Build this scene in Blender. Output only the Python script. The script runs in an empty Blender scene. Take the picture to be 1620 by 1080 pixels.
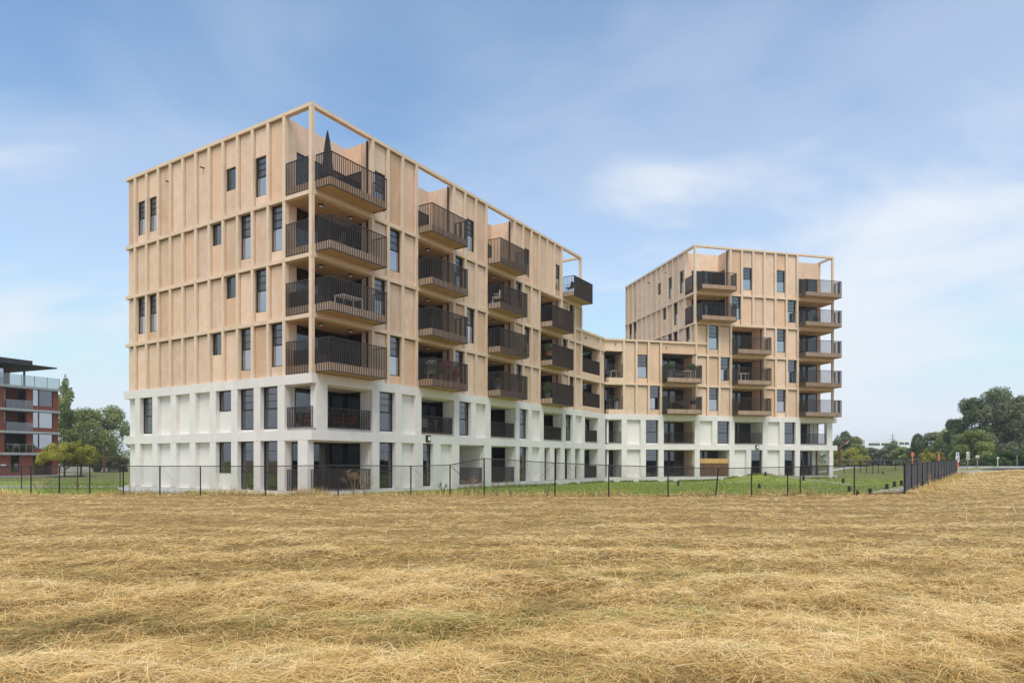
import bpy, math, random
import numpy as np
from mathutils import Matrix, Vector
R = math.radians
S = bpy.context.scene
COL = S.collection
EYE = 1.65
FPX = 1060.0; HZ = 727.5

# ------------------------------------------------------------------ camera
cd = bpy.data.cameras.new('camera'); cam = bpy.data.objects.new('camera', cd); COL.objects.link(cam)
cd.sensor_width = 36; cd.lens = 36 * FPX / 1620; cd.shift_y = (HZ - 540) / 1620
cd.clip_start = 0.1; cd.clip_end = 4000
cam.location = (0, 0, EYE); cam.rotation_euler = (R(90), 0, 0)
S.camera = cam

# ------------------------------------------------------------------ sky, sun, exposure
SUN_EL, SUN_AZ = R(62), math.atan2(-0.02, -1.0)        # azimuth: x, y direction towards the sun
sund = Vector((math.sin(SUN_AZ) * math.cos(SUN_EL), math.cos(SUN_AZ) * math.cos(SUN_EL), math.sin(SUN_EL)))
w = bpy.data.worlds.new('World'); S.world = w; w.use_nodes = True
nt = w.node_tree; nt.nodes.clear()
def N(t, typ, **k):
    n = t.nodes.new(typ)
    for a, v in k.items():
        if a.startswith('i_'):
            key = a[2:]; key = int(key) if key.isdigit() else key.replace('_', ' ')
            n.inputs[key].default_value = v
        else: setattr(n, a, v)
    return n
def ramp(t, stops, interp='LINEAR'):
    n = t.nodes.new('ShaderNodeValToRGB'); e = n.color_ramp.elements; n.color_ramp.interpolation = interp
    while len(e) < len(stops): e.new(0.5)
    for el, (p, c) in zip(e, stops): el.position = p; el.color = c if len(c) == 4 else (*c, 1)
    return n
def math_(t, op, a, b=None, c=None):
    n = t.nodes.new('ShaderNodeMath'); n.operation = op
    for i, v in enumerate((a, b, c)):
        if v is None: continue
        if isinstance(v, (int, float)): n.inputs[i].default_value = v
        else: t.links.new(v, n.inputs[i])
    return n.outputs[0]
def mixc(t, fac, a, b, blend='MIX'):
    n = t.nodes.new('ShaderNodeMix'); n.data_type = 'RGBA'; n.blend_type = blend
    for i, v in ((0, fac), (6, a), (7, b)):
        if isinstance(v, (int, float)): n.inputs[i].default_value = v
        elif isinstance(v, tuple): n.inputs[i].default_value = v if len(v) == 4 else (*v, 1)
        else: t.links.new(v, n.inputs[i])
    return n.outputs[2]
sky = N(nt, 'ShaderNodeTexSky', sky_type='NISHITA', sun_disc=False, sun_elevation=SUN_EL, sun_rotation=SUN_AZ,
        altitude=0.0, air_density=1.0, dust_density=1.0, ozone_density=2.0)
tc = N(nt, 'ShaderNodeTexCoord'); sep = N(nt, 'ShaderNodeSeparateXYZ'); nt.links.new(tc.outputs['Generated'], sep.inputs[0])
zc = math_(nt, 'MAXIMUM', sep.outputs[2], 0.0)
zz = math_(nt, 'ADD', zc, 0.22)
cx = math_(nt, 'DIVIDE', sep.outputs[0], zz); cy = math_(nt, 'DIVIDE', sep.outputs[1], zz)
cmb = N(nt, 'ShaderNodeCombineXYZ'); nt.links.new(cx, cmb.inputs[0]); nt.links.new(cy, cmb.inputs[1])
mp = N(nt, 'ShaderNodeMapping'); mp.inputs['Location'].default_value = (5.89, -15.21, 0.0); mp.inputs['Scale'].default_value = (1.0, 1.25, 1)
mp.inputs['Rotation'].default_value = (0, 0, R(35.4))
nt.links.new(cmb.outputs[0], mp.inputs[0])
n1 = N(nt, 'ShaderNodeTexNoise', i_Scale=0.5, i_Detail=4.0, i_Roughness=0.5, i_Distortion=0.3); nt.links.new(mp.outputs[0], n1.inputs[0])
n2 = N(nt, 'ShaderNodeTexNoise', i_Scale=1.7, i_Detail=8.0, i_Roughness=0.55, i_Distortion=0.6); nt.links.new(mp.outputs[0], n2.inputs[0])
mixn = math_(nt, 'ADD', math_(nt, 'MULTIPLY', n1.outputs[0], 0.70), math_(nt, 'MULTIPLY', n2.outputs[0], 0.30))
hor = math_(nt, 'POWER', math_(nt, 'SUBTRACT', 1.0, zc), 5.0)           # air is thicker towards the horizon
dens = math_(nt, 'ADD', mixn, math_(nt, 'MULTIPLY', hor, 0.19))
cr = ramp(nt, [(0.36, (.06, .06, .06)), (0.54, (.36, .36, .36)), (0.68, (.97, .97, .97))], 'EASE'); nt.links.new(dens, cr.inputs[0])
hz = math_(nt, 'POWER', math_(nt, 'SUBTRACT', 1.0, zc), 4.5)
veil = math_(nt, 'MAXIMUM', cr.outputs[0], math_(nt, 'MULTIPLY', hz, 0.82))
CLOUD = (5.05, 5.4, 5.9)
skyc = mixc(nt, 1.0, sky.outputs[0], (0.98, 1.20, 1.26), 'MULTIPLY')
skyc = mixc(nt, 1.0, skyc, (4.55, 5.25, 6.0), 'DARKEN')
skyc = mixc(nt, veil, skyc, CLOUD)
bg = N(nt, 'ShaderNodeBackground'); bg.inputs[1].default_value = 0.0665; nt.links.new(skyc, bg.inputs[0])
wo = N(nt, 'ShaderNodeOutputWorld'); nt.links.new(bg.outputs[0], wo.inputs[0])
sl = bpy.data.lights.new('sun', 'SUN'); sun = bpy.data.objects.new('sun', sl); COL.objects.link(sun)
sl.energy = 1.5; sl.angle = R(38); sl.color = (1.0, 0.93, 0.84)
sun.rotation_euler = sund.to_track_quat('Z', 'Y').to_euler(); sun.location = sund * 100
S.view_settings.view_transform = 'Standard'; S.view_settings.look = 'None'
S.view_settings.exposure = 1.33; S.view_settings.gamma = 1.0; S.view_settings.use_curve_mapping = False
S.render.engine = 'CYCLES'
try: S.cycles.max_bounces = 6; S.cycles.transparent_max_bounces = 24
except Exception: pass

# ------------------------------------------------------------------ materials
def newmat(name):
    m = bpy.data.materials.new(name); m.use_nodes = True
    t = m.node_tree; b = t.nodes['Principled BSDF']; return m, t, b
def surface(name, c1, c2, scale=2.0, rough=0.8, bump=0.0, bscale=30, detail=6, var=0.0, tint=None, stain=None, metallic=0.0, spec=0.3):
    """noise-mottled surface; var = brightness change from piece to piece, tint = second colour some pieces take"""
    m, t, b = newmat(name)
    g = N(t, 'ShaderNodeNewGeometry')
    oi = N(t, 'ShaderNodeObjectInfo'); va = N(t, 'ShaderNodeVectorMath', operation='MULTIPLY_ADD'); va.inputs[1].default_value = (1, 1, 1)
    cv = N(t, 'ShaderNodeCombineXYZ'); off = math_(t, 'MULTIPLY', oi.outputs['Random'], 60.0)
    for q in range(3): t.links.new(off, cv.inputs[q])
    t.links.new(g.outputs['Position'], va.inputs[0]); t.links.new(cv.outputs[0], va.inputs[2]); pos = va.outputs[0]
    n = N(t, 'ShaderNodeTexNoise', i_Scale=scale, i_Detail=float(detail), i_Roughness=0.6); t.links.new(pos, n.inputs[0])
    r = ramp(t, [(0.3, c1), (0.7, c2)]); t.links.new(n.outputs[0], r.inputs[0])
    col = r.outputs[0]
    if tint or var:
        if tint:
            tr = ramp(t, [(0.45, (0, 0, 0)), (1.0, (1, 1, 1))]); t.links.new(oi.outputs['Random'], tr.inputs[0])
            col = mixc(t, math_(t, 'MULTIPLY', tr.outputs[0], 0.75), col, tint)
        if var:
            rr = math_(t, 'FRACT', math_(t, 'MULTIPLY', oi.outputs['Random'], 17.31))
            v = math_(t, 'ADD', math_(t, 'MULTIPLY', rr, 2 * var), 1 - var)
            hsv = N(t, 'ShaderNodeHueSaturation'); t.links.new(v, hsv.inputs['Value']); t.links.new(col, hsv.inputs['Color']); col = hsv.outputs[0]
    if stain:
        mpp = N(t, 'ShaderNodeMapping'); mpp.inputs['Scale'].default_value = (1.3, 1.3, 0.45); t.links.new(pos, mpp.inputs[0])
        n3 = N(t, 'ShaderNodeTexNoise', i_Scale=1.1, i_Detail=9.0, i_Roughness=0.72, i_Distortion=0.7); t.links.new(mpp.outputs[0], n3.inputs[0])
        sr = ramp(t, [(0.52, (0, 0, 0)), (0.60, (.55, .55, .55)), (0.8, (1, 1, 1))]); t.links.new(n3.outputs[0], sr.inputs[0])
        col = mixc(t, math_(t, 'MULTIPLY', sr.outputs[0], stain[1]), col, stain[0])
        n4 = N(t, 'ShaderNodeTexNoise', i_Scale=9.0, i_Detail=6.0, i_Roughness=0.7); t.links.new(g.outputs['Position'], n4.inputs[0])
        s4 = ramp(t, [(0.35, (.95, .95, .95)), (0.65, (1.03, 1.03, 1.03))]); t.links.new(n4.outputs[0], s4.inputs[0])
        col = mixc(t, 1.0, col, s4.outputs[0], 'MULTIPLY')
    t.links.new(col, b.inputs['Base Color'])
    b.inputs['Roughness'].default_value = rough; b.inputs['Metallic'].default_value = metallic
    b.inputs['Specular IOR Level'].default_value = spec
    if bump:
        nb = N(t, 'ShaderNodeTexNoise', i_Scale=float(bscale), i_Detail=8.0); t.links.new(g.outputs['Position'], nb.inputs[0])
        bp = N(t, 'ShaderNodeBump', i_Strength=bump, i_Distance=0.02); t.links.new(nb.outputs[0], bp.inputs['Height']); t.links.new(bp.outputs[0], b.inputs['Normal'])
    return m
M = {}
M['tan'] = surface('tan_concrete', (.625, .445, .318), (.725, .545, .412), 1.6, .85, .12, 25, var=.11, tint=(.575, .36, .215), stain=((.77, .63, .50), .45))
M['tan_rib'] = surface('tan_rib_concrete', (.64, .485, .35), (.71, .56, .42), 2.2, .85, .1, 25, var=.04, stain=((.53, .38, .25), .35))
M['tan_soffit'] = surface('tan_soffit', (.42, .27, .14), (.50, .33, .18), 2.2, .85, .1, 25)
M['white'] = surface('white_concrete', (.66, .625, .60), (.73, .695, .67), 1.4, .85, .1, 25, var=.03, stain=((.63, .59, .54), .35))
M['white_panel'] = surface('white_render', (.715, .68, .655), (.765, .73, .705), 1.4, .85, .1, 35, var=.025, stain=((.72, .685, .63), .3))
M['frame'] = surface('window_frame_anthracite', (.016, .017, .019), (.024, .024, .026), 3, .45)
M['bars'] = surface('bronze_railing', (.048, .040, .037), (.066, .056, .051), 3, .42, metallic=.2)
M['black'] = surface('black_metal', (.012, .012, .013), (.02, .02, .02), 3, .5)
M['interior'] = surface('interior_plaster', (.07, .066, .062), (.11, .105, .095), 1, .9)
M['curtain'] = surface('pale_curtain', (.62, .63, .62), (.75, .75, .73), 4, .9)
M['kick'] = surface('brown_kick_board', (.30, .20, .145), (.40, .28, .205), 5, .8)
M['kick_red'] = surface('red_brown_kick_board', (.37, .20, .125), (.45, .26, .17), 5, .8)
M['kick_grey'] = surface('weathered_kick_board', (.34, .31, .29), (.45, .42, .39), 5, .8)
M['wood_dark'] = surface('dark_wood_board', (.10, .055, .03), (.16, .09, .05), 6, .8, var=.15)
M['wood_yellow'] = surface('fresh_wood_board', (.48, .29, .10), (.58, .37, .15), 6, .8, var=.1)
M['lampwhite'] = surface('lamp_glass', (.7, .7, .68), (.78, .78, .76), 3, .4)
M['grey_slab'] = surface('grey_paving', (.33, .34, .37), (.43, .44, .47), 2, .85, .1)
M['concrete'] = surface('plain_concrete', (.36, .35, .33), (.47, .46, .44), 1.5, .9, .15)
M['asphalt'] = surface('asphalt', (.045, .045, .047), (.07, .07, .07), 4, .9, .1)
M['brick'] = None
M['charcoal'] = surface('charcoal_cladding', (.035, .034, .036), (.055, .053, .055), 2, .7)
M['slab_grey'] = surface('pale_grey_slab_edge', (.30, .32, .33), (.40, .42, .43), 2, .7)
M['corten'] = surface('corten_steel', (.075, .035, .02), (.12, .058, .03), 6, .85, .1)
M['bark'] = surface('bark', (.06, .045, .035), (.11, .085, .065), 5, .95, .4, 12)
M['screen'] = surface('dark_screen_fabric', (.06, .058, .066), (.11, .107, .118), 3, .85)
M['wire'] = surface('fence_wire', (.03, .032, .032), (.045, .045, .045), 3, .6)
M['offwhite'] = surface('white_cladding', (.68, .69, .70), (.74, .75, .76), .3, .7)
M['darkglass'] = surface('far_window_glass', (.03, .04, .05), (.06, .08, .09), .5, .15, spec=.6)
M['orange'] = surface('orange_sign', (.48, .12, .06), (.55, .16, .08), 3, .6)
M['signwhite'] = surface('sign_white', (.52, .52, .52), (.60, .60, .60), 3, .5)
M['signblue'] = surface('sign_blue', (.03, .10, .32), (.04, .13, .38), 3, .5)
M['galv'] = surface('galvanised_steel', (.28, .29, .30), (.36, .37, .38), 5, .5, metallic=.5)
M['rubber'] = surface('tyre_rubber', (.012, .012, .012), (.02, .02, .02), 4, .8)
M['carpaint'] = surface('dark_car_paint', (.012, .014, .018), (.02, .022, .028), 2, .18, spec=.6)
M['red'] = surface('red_plastic', (.24, .02, .02), (.34, .035, .03), 4, .5)
M['terracotta'] = surface('terracotta', (.36, .13, .065), (.43, .18, .09), 6, .8)
M['steel'] = surface('brushed_steel', (.45, .46, .47), (.55, .56, .57), 4, .35, metallic=.7)
M['whiteplastic'] = surface('white_plastic', (.68, .68, .68), (.76, .76, .75), 4, .5)
M['canvas'] = surface('charcoal_canvas', (.035, .034, .038), (.06, .058, .062), 7, .9, .3)
M['greyfab'] = surface('grey_cushion', (.11, .105, .105), (.17, .165, .16), 6, .9)

def glass(name, tint, refl_boost, rough=0.02, body=None, bodyamt=0.0):
    m, t, b = newmat(name); t.nodes.remove(b)
    out = [n for n in t.nodes if n.type == 'OUTPUT_MATERIAL'][0]
    tr = N(t, 'ShaderNodeBsdfTransparent'); tr.inputs[0].default_value = (*tint, 1)
    base = tr.outputs[0]
    if body:
        df = N(t, 'ShaderNodeBsdfDiffuse'); df.inputs[0].default_value = (*body, 1)
        mx0 = N(t, 'ShaderNodeMixShader'); mx0.inputs[0].default_value = bodyamt
        t.links.new(base, mx0.inputs[1]); t.links.new(df.outputs[0], mx0.inputs[2]); base = mx0.outputs[0]
    gl = N(t, 'ShaderNodeBsdfGlossy'); gl.inputs['Roughness'].default_value = rough; gl.inputs[0].default_value = (.93, .96, 1, 1)
    g = N(t, 'ShaderNodeNewGeometry')
    nb = N(t, 'ShaderNodeTexNoise', i_Scale=0.7, i_Detail=2.0); t.links.new(g.outputs['Position'], nb.inputs[0])
    bp = N(t, 'ShaderNodeBump', i_Strength=0.05, i_Distance=0.05); t.links.new(nb.outputs[0], bp.inputs['Height']); t.links.new(bp.outputs[0], gl.inputs['Normal'])
    fr = N(t, 'ShaderNodeFresnel', i_IOR=1.52)
    fac = math_(t, 'MINIMUM', math_(t, 'ADD', math_(t, 'MULTIPLY', fr.outputs[0], 1.3), refl_boost), 1.0)
    mx = N(t, 'ShaderNodeMixShader'); t.links.new(fac, mx.inputs[0]); t.links.new(base, mx.inputs[1]); t.links.new(gl.outputs[0], mx.inputs[2])
    t.links.new(mx.outputs[0], out.inputs[0]); return m
M['pane'] = glass('window_glass', (.42, .44, .45), .10)
M['pane_low'] = glass('coated_lower_glass', (.30, .36, .40), .40)
M['pane_log'] = glass('loggia_glass', (.28, .32, .31), .045)
M['balglass'] = glass('balustrade_glass', (.72, .76, .76), .03)

def brick_mat():
    m, t, b = newmat('red_brick')
    g = N(t, 'ShaderNodeTexCoord')
    n = N(t, 'ShaderNodeTexNoise', i_Scale=6.0, i_Detail=8.0, i_Roughness=.7); t.links.new(g.outputs['Object'], n.inputs[0])
    r = ramp(t, [(.3, (.16, .038, .022)), (.7, (.28, .078, .047))]); t.links.new(n.outputs[0], r.inputs[0]); t.links.new(r.outputs[0], b.inputs['Base Color'])
    b.inputs['Roughness'].default_value = .9; return m
M['brick'] = brick_mat()
def leaf_mat(name, dark, light, trans=.35):
    m, t, b = newmat(name)
    at = N(t, 'ShaderNodeAttribute', attribute_name='tint')
    r = ramp(t, [(0, dark), (1, light)]); t.links.new(at.outputs['Fac'], r.inputs[0])
    t.links.new(r.outputs[0], b.inputs['Base Color']); b.inputs['Roughness'].default_value = .65; b.inputs['Specular IOR Level'].default_value = .2
    out = [n for n in t.nodes if n.type == 'OUTPUT_MATERIAL'][0]
    tl = N(t, 'ShaderNodeBsdfTranslucent'); t.links.new(r.outputs[0], tl.inputs[0])
    mx = N(t, 'ShaderNodeMixShader'); mx.inputs[0].default_value = trans
    t.links.new(b.outputs[0], mx.inputs[1]); t.links.new(tl.outputs[0], mx.inputs[2]); t.links.new(mx.outputs[0], out.inputs[0])
    return m
M['leaf_green'] = leaf_mat('leaf_mid_green', (.155, .20, .06), (.42, .455, .165), .45)
M['leaf_dark'] = leaf_mat('leaf_dark_green', (.085, .125, .062), (.23, .28, .14), .45)
M['leaf_pine'] = leaf_mat('leaf_grey_green', (.14, .172, .105), (.33, .355, .215), .45)
M['leaf_yellow'] = leaf_mat('leaf_yellow_green', (.24, .25, .04), (.52, .48, .10), .42)
M['leaf_hedge'] = leaf_mat('leaf_hedge', (.05, .10, .03), (.16, .25, .075), .42)
M['leaf_bramble'] = leaf_mat('leaf_bramble', (.06, .062, .022), (.17, .155, .075))
M['dead'] = leaf_mat('dead_stalk', (.27, .18, .09), (.52, .38, .21), .2)
M['flower_pink'] = leaf_mat('flower_pink', (.35, .06, .08), (.55, .18, .17))
M['flower_teal'] = leaf_mat('leaf_blue_green', (.10, .20, .15), (.35, .48, .42))
def straw_mat():
    m, t, b = newmat('dry_straw')
    at = N(t, 'ShaderNodeAttribute', attribute_name='tint')
    r = ramp(t, [(0.0, (.16, .10, .04)), (.20, (.41, .26, .095)), (.45, (.74, .495, .175)), (.72, (.86, .63, .27)), (.93, (.90, .75, .45)), (.95, (.21, .25, .055)), (1.0, (.38, .40, .12))])
    t.links.new(at.outputs['Fac'], r.inputs[0]); t.links.new(r.outputs[0], b.inputs['Base Color'])
    b.inputs['Roughness'].default_value = .6; b.inputs['Specular IOR Level'].default_value = .3
    out = [n for n in t.nodes if n.type == 'OUTPUT_MATERIAL'][0]
    tl = N(t, 'ShaderNodeBsdfTranslucent'); t.links.new(r.outputs[0], tl.inputs[0])
    mx = N(t, 'ShaderNodeMixShader'); mx.inputs[0].default_value = .25
    t.links.new(b.outputs[0], mx.inputs[1]); t.links.new(tl.outputs[0], mx.inputs[2]); t.links.new(mx.outputs[0], out.inputs[0])
    return m
M['straw'] = straw_mat()
M['lawnblade'] = leaf_mat('lawn_blade', (.12, .20, .03), (.42, .44, .115), .35)
def soil_mat(name, stops, s1, s2):
    m, t, b = newmat(name); g = N(t, 'ShaderNodeNewGeometry')
    mpp = N(t, 'ShaderNodeMapping'); mpp.inputs['Scale'].default_value = (.55, 1.3, 1); t.links.new(g.outputs['Position'], mpp.inputs[0])
    a = N(t, 'ShaderNodeTexNoise', i_Scale=s1, i_Detail=6.0, i_Roughness=.65); t.links.new(mpp.outputs[0], a.inputs[0])
    c = N(t, 'ShaderNodeTexNoise', i_Scale=s2, i_Detail=8.0, i_Roughness=.7); t.links.new(g.outputs['Position'], c.inputs[0])
    mm = math_(t, 'ADD', math_(t, 'MULTIPLY', a.outputs[0], .55), math_(t, 'MULTIPLY', c.outputs[0], .45))
    r = ramp(t, stops); t.links.new(mm, r.inputs[0]); t.links.new(r.outputs[0], b.inputs['Base Color'])
    b.inputs['Roughness'].default_value = .95; b.inputs['Specular IOR Level'].default_value = .1
    bp = N(t, 'ShaderNodeBump', i_Strength=.6, i_Distance=.05); t.links.new(c.outputs[0], bp.inputs['Height']); t.links.new(bp.outputs[0], b.inputs['Normal'])
    return m
M['soil'] = soil_mat('stubble_soil', [(.3, (.13, .085, .036)), (.5, (.26, .17, .07)), (.7, (.44, .30, .13))], 1.4, 22)
M['lawn'] = soil_mat('lawn_turf', [(.3, (.14, .20, .033)), (.5, (.24, .30, .06)), (.7, (.42, .39, .13))], .5, 14)
M['meadow'] = soil_mat('meadow_turf', [(.3, (.10, .12, .03)), (.5, (.17, .18, .055)), (.7, (.30, .25, .11))], .2, 6)

# ------------------------------------------------------------------ mesh helpers
def mesh_obj(name, verts, faces, mat, parent=None, smooth=False):
    me = bpy.data.meshes.new(name); me.from_pydata([tuple(v) for v in verts], [], faces); me.update()
    if smooth: me.polygons.foreach_set('use_smooth', [True] * len(me.polygons))
    if mat: me.materials.append(mat)
    o = bpy.data.objects.new(name, me); COL.objects.link(o)
    if parent: o.parent = parent
    return o
def tag(o, label=None, cat=None, group=None, kind=None):
    if label: o['label'] = label
    if cat: o['category'] = cat
    if group: o['group'] = group
    if kind: o['kind'] = kind
    return o
def empty(name, loc=(0, 0, 0), rz=0.0):
    o = bpy.data.objects.new(name, None); COL.objects.link(o); o.location = loc; o.rotation_euler = (0, 0, rz); o.empty_display_size = .3
    return o
BF = [(0, 3, 2, 1), (4, 5, 6, 7), (0, 1, 5, 4), (1, 2, 6, 5), (2, 3, 7, 6), (3, 0, 4, 7)]
def boxv(x0, x1, y0, y1, z0, z1):
    return [(x0, y0, z0), (x1, y0, z0), (x1, y1, z0), (x0, y1, z0), (x0, y0, z1), (x1, y0, z1), (x1, y1, z1), (x0, y1, z1)]
class MB:
    def __init__(s): s.v = []; s.f = []
    def add(s, v, f): k = len(s.v); s.v += list(v); s.f += [tuple(i + k for i in q) for q in f]; return s
    def box(s, x0, x1, y0, y1, z0, z1): return s.add(boxv(x0, x1, y0, y1, z0, z1), BF)
    def tube(s, pts, r, n=8, r2=None):
        pts = [Vector(p) for p in pts]; k = len(s.v); m = len(pts)
        rr = r if isinstance(r, (list, tuple)) else [r + ((r2 if r2 is not None else r) - r) * i / max(1, m - 1) for i in range(m)]
        for i, p in enumerate(pts):
            d = (pts[min(i + 1, m - 1)] - pts[max(i - 1, 0)]).normalized()
            a = d.cross(Vector((0, 0, 1))) if abs(d.z) < .95 else d.cross(Vector((1, 0, 0))); a.normalize(); b = d.cross(a)
            for j in range(n):
                t = 2 * math.pi * j / n; s.v.append(tuple(p + (a * math.cos(t) + b * math.sin(t)) * rr[i]))
        for i in range(m - 1):
            for j in range(n):
                j2 = (j + 1) % n; s.f.append((k + i * n + j, k + i * n + j2, k + (i + 1) * n + j2, k + (i + 1) * n + j))
        s.f.append(tuple(k + j for j in range(n))); s.f.append(tuple(k + (m - 1) * n + n - 1 - j for j in range(n)))
        return s
    def lathe(s, prof, n=14, c=(0, 0, 0)):
        k = len(s.v)
        for (r, z) in prof:
            for j in range(n):
                t = 2 * math.pi * j / n; s.v.append((c[0] + r * math.cos(t), c[1] + r * math.sin(t), c[2] + z))
        for i in range(len(prof) - 1):
            for j in range(n):
                j2 = (j + 1) % n; s.f.append((k + i * n + j, k + i * n + j2, k + (i + 1) * n + j2, k + (i + 1) * n + j))
        s.f.append(tuple(k + n - 1 - j for j in range(n))); s.f.append(tuple(k + (len(prof) - 1) * n + j for j in range(n)))
        return s
    def build(s, name, mat, parent=None, smooth=False): return mesh_obj(name, s.v, s.f, mat, parent, smooth)
CACHE = {}
def box_mesh(dx, dy, dz, mat, name):
    k = (round(dx, 3), round(dy, 3), round(dz, 3), mat.name, name)
    if k not in CACHE:
        me = bpy.data.meshes.new(name); me.from_pydata(boxv(0, dx, 0, dy, 0, dz), [], BF); me.materials.append(mat); me.update(); CACHE[k] = me
    return CACHE[k]
class Frame:
    """a facade seen from outside: x runs left to right along it, y goes inwards, z up"""
    def __init__(s, origin, ang):
        s.m = Matrix.Translation((origin[0], origin[1], 0)) @ Matrix.Rotation(ang, 4, 'Z')
    def box(s, name, x0, x1, y0, y1, z0, z1, mat, parent):
        o = bpy.data.objects.new(name, box_mesh(x1 - x0, y1 - y0, z1 - z0, mat, name)); COL.objects.link(o)
        o.parent = parent; o.matrix_world = s.m @ Matrix.Translation((x0, y0, z0)) if not parent else Matrix.Identity(4)
        if parent:
            o.matrix_local = (WM[parent.name].inverted() if parent.name in WM else Matrix.Identity(4)) @ s.m @ Matrix.Translation((x0, y0, z0))
        WM[o.name] = s.m @ Matrix.Translation((x0, y0, z0))
        return o
    def mb(s, name, mbuild, mat, parent):
        o = mbuild.build(name, mat, parent)
        o.matrix_local = (WM[parent.name].inverted() if parent and parent.name in WM else Matrix.Identity(4)) @ s.m
        WM[o.name] = s.m; return o
    def pt(s, x, y, z): return s.m @ Vector((x, y, z))
WM = {}
def gpx(px, Y): return (px - 810) / FPX * Y          # photo column at a distance -> x

# ------------------------------------------------------------------ terrain
def sm(a, b, x):
    t = np.clip((np.asarray(x, float) - a) / (b - a), 0, 1); return t * t * (3 - 2 * t)
rng = np.random.default_rng(7)
_wav = [(rng.uniform(0, 6.28), rng.uniform(0, 6.28), k, a) for k, a in ((.35, .035), (.8, .035), (1.7, .034), (3.1, .028), (5.3, .020), (8.7, .013))]
_tab = rng.uniform(-1, 1, (256, 256))
def vn(x, y, sx=1.0, sy=1.0, o=0):
    x = np.asarray(x, float) * sx + 37.7 * o; y = np.asarray(y, float) * sy + 91.3 * o
    i0 = np.floor(x).astype(int); j0 = np.floor(y).astype(int); fx = x - i0; fy = y - j0
    fx = fx * fx * (3 - 2 * fx); fy = fy * fy * (3 - 2 * fy); i0 &= 255; j0 &= 255; i1 = (i0 + 1) & 255; j1 = (j0 + 1) & 255
    return (_tab[i0, j0] * (1 - fx) + _tab[i1, j0] * fx) * (1 - fy) + (_tab[i0, j1] * (1 - fx) + _tab[i1, j1] * fx) * fy
def rows(x, y):                                            # swaths left by the mower, crossing the view
    w_ = y + .9 * vn(x, y, .16, .2, 3) + .35 * vn(x, y, .7, .7, 4); return np.sin(w_ * 2 * np.pi / 2.6)
def bumps(x, y):
    return .035 * vn(x, y, .35, .5, 1) + .05 * np.maximum(rows(x, y), -.3) * (.55 + .45 * vn(x, y, .3, .6, 2)) + .035 * vn(x, y, 1.1, 1.9, 5) + .022 * vn(x, y, 2.6, 3.4, 6) + .012 * vn(x, y, 5.5, 6.5, 7)
def bumps_old(x, y):
    h = 0
    for i, (p, q, k, a) in enumerate(_wav):
        c, s_ = math.cos(p), math.sin(p)
        h = h + a * np.sin(k * (c * x * .6 + s_ * y * 1.3) + q + 1.3 * np.sin(k * .6 * (s_ * x - c * y) + p))
    return h
uDx, uDy = math.cos(math.atan2(.247, .969)), math.sin(math.atan2(.247, .969))
SCR0, SCR1 = (17.75, 30.3), (41.8, 63.0)                # screened fence runs between these
def right_of_screen(x, y):
    return (x - SCR0[0]) - (y - SCR0[1]) * (SCR1[0] - SCR0[0]) / (SCR1[1] - SCR0[1])
def edge_y(x): return 31.2 + .35 * np.sin(x * .35) + .2 * np.sin(x * 1.1 + 1) - sm(-16, -30, x) * 0
def is_field(x, y):
    return ((y < edge_y(x) + 4.5 * sm(-20, -13, x) * sm(6, 1, x)) | (right_of_screen(x, y) > -.15)) & (y < 64.5 + .4 * np.sin(x * .7))
def hgt(x, y):
    x = np.asarray(x, float); y = np.asarray(y, float)
    rs = right_of_screen(x, y)
    field = .02 + .05 * sm(-8, -22, x) + .10 * sm(8, 20, x) + sm(24, 62, y) * sm(-2, 6, rs) * .42 + .22 * np.exp(-((x - 47) / 6) ** 2 - ((y - 58) / 6) ** 2)
    lawn = -.12 - .30 * sm(32, 60, y) + .25 * sm(26, 34, x) * sm(50, 66, y)
    w_ = np.maximum(sm(33.2, 30.9, y), sm(-1.2, .2, rs) * sm(66, 64, y))
    far = sm(64, 70, y) * sm(44, 52, x) * (.95 - .45 * sm(80, 130, y))
    lawn = lawn + .62 * np.exp(-(((x - 25.0) * uDx + (y - 66.0) * uDy) / 3.6) ** 2 - (((y - 66.0) * uDx - (x - 25.0) * uDy) / 6.5) ** 2)
    return lawn * (1 - w_) + field * w_ + far * (1 - w_) + bumps(x, y) * w_ * sm(80, 30, y)
def graded(lo, hi, fine_lo, fine_hi, d):
    a = list(np.arange(fine_lo, fine_hi + 1e-6, d)); st = d; v = fine_hi
    while v < hi: st *= 1.25; v += st; a.append(v)
    st = d; v = fine_lo
    while v > lo: st *= 1.25; v -= st; a.insert(0, v)
    return np.array(a)
gx = graded(-1500, 1500, -32, 56, .30); gy = graded(-40, 2500, 2.5, 70, .28)
X, Y = np.meshgrid(gx, gy); Z = hgt(X, Y); nx, ny = len(gx), len(gy)
vv = np.stack([X.ravel(), Y.ravel(), Z.ravel()], 1)
i, j = np.meshgrid(np.arange(nx - 1), np.arange(ny - 1)); q = (j * nx + i).ravel()
ff = np.stack([q, q + 1, q + 1 + nx, q + nx], 1)
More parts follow.
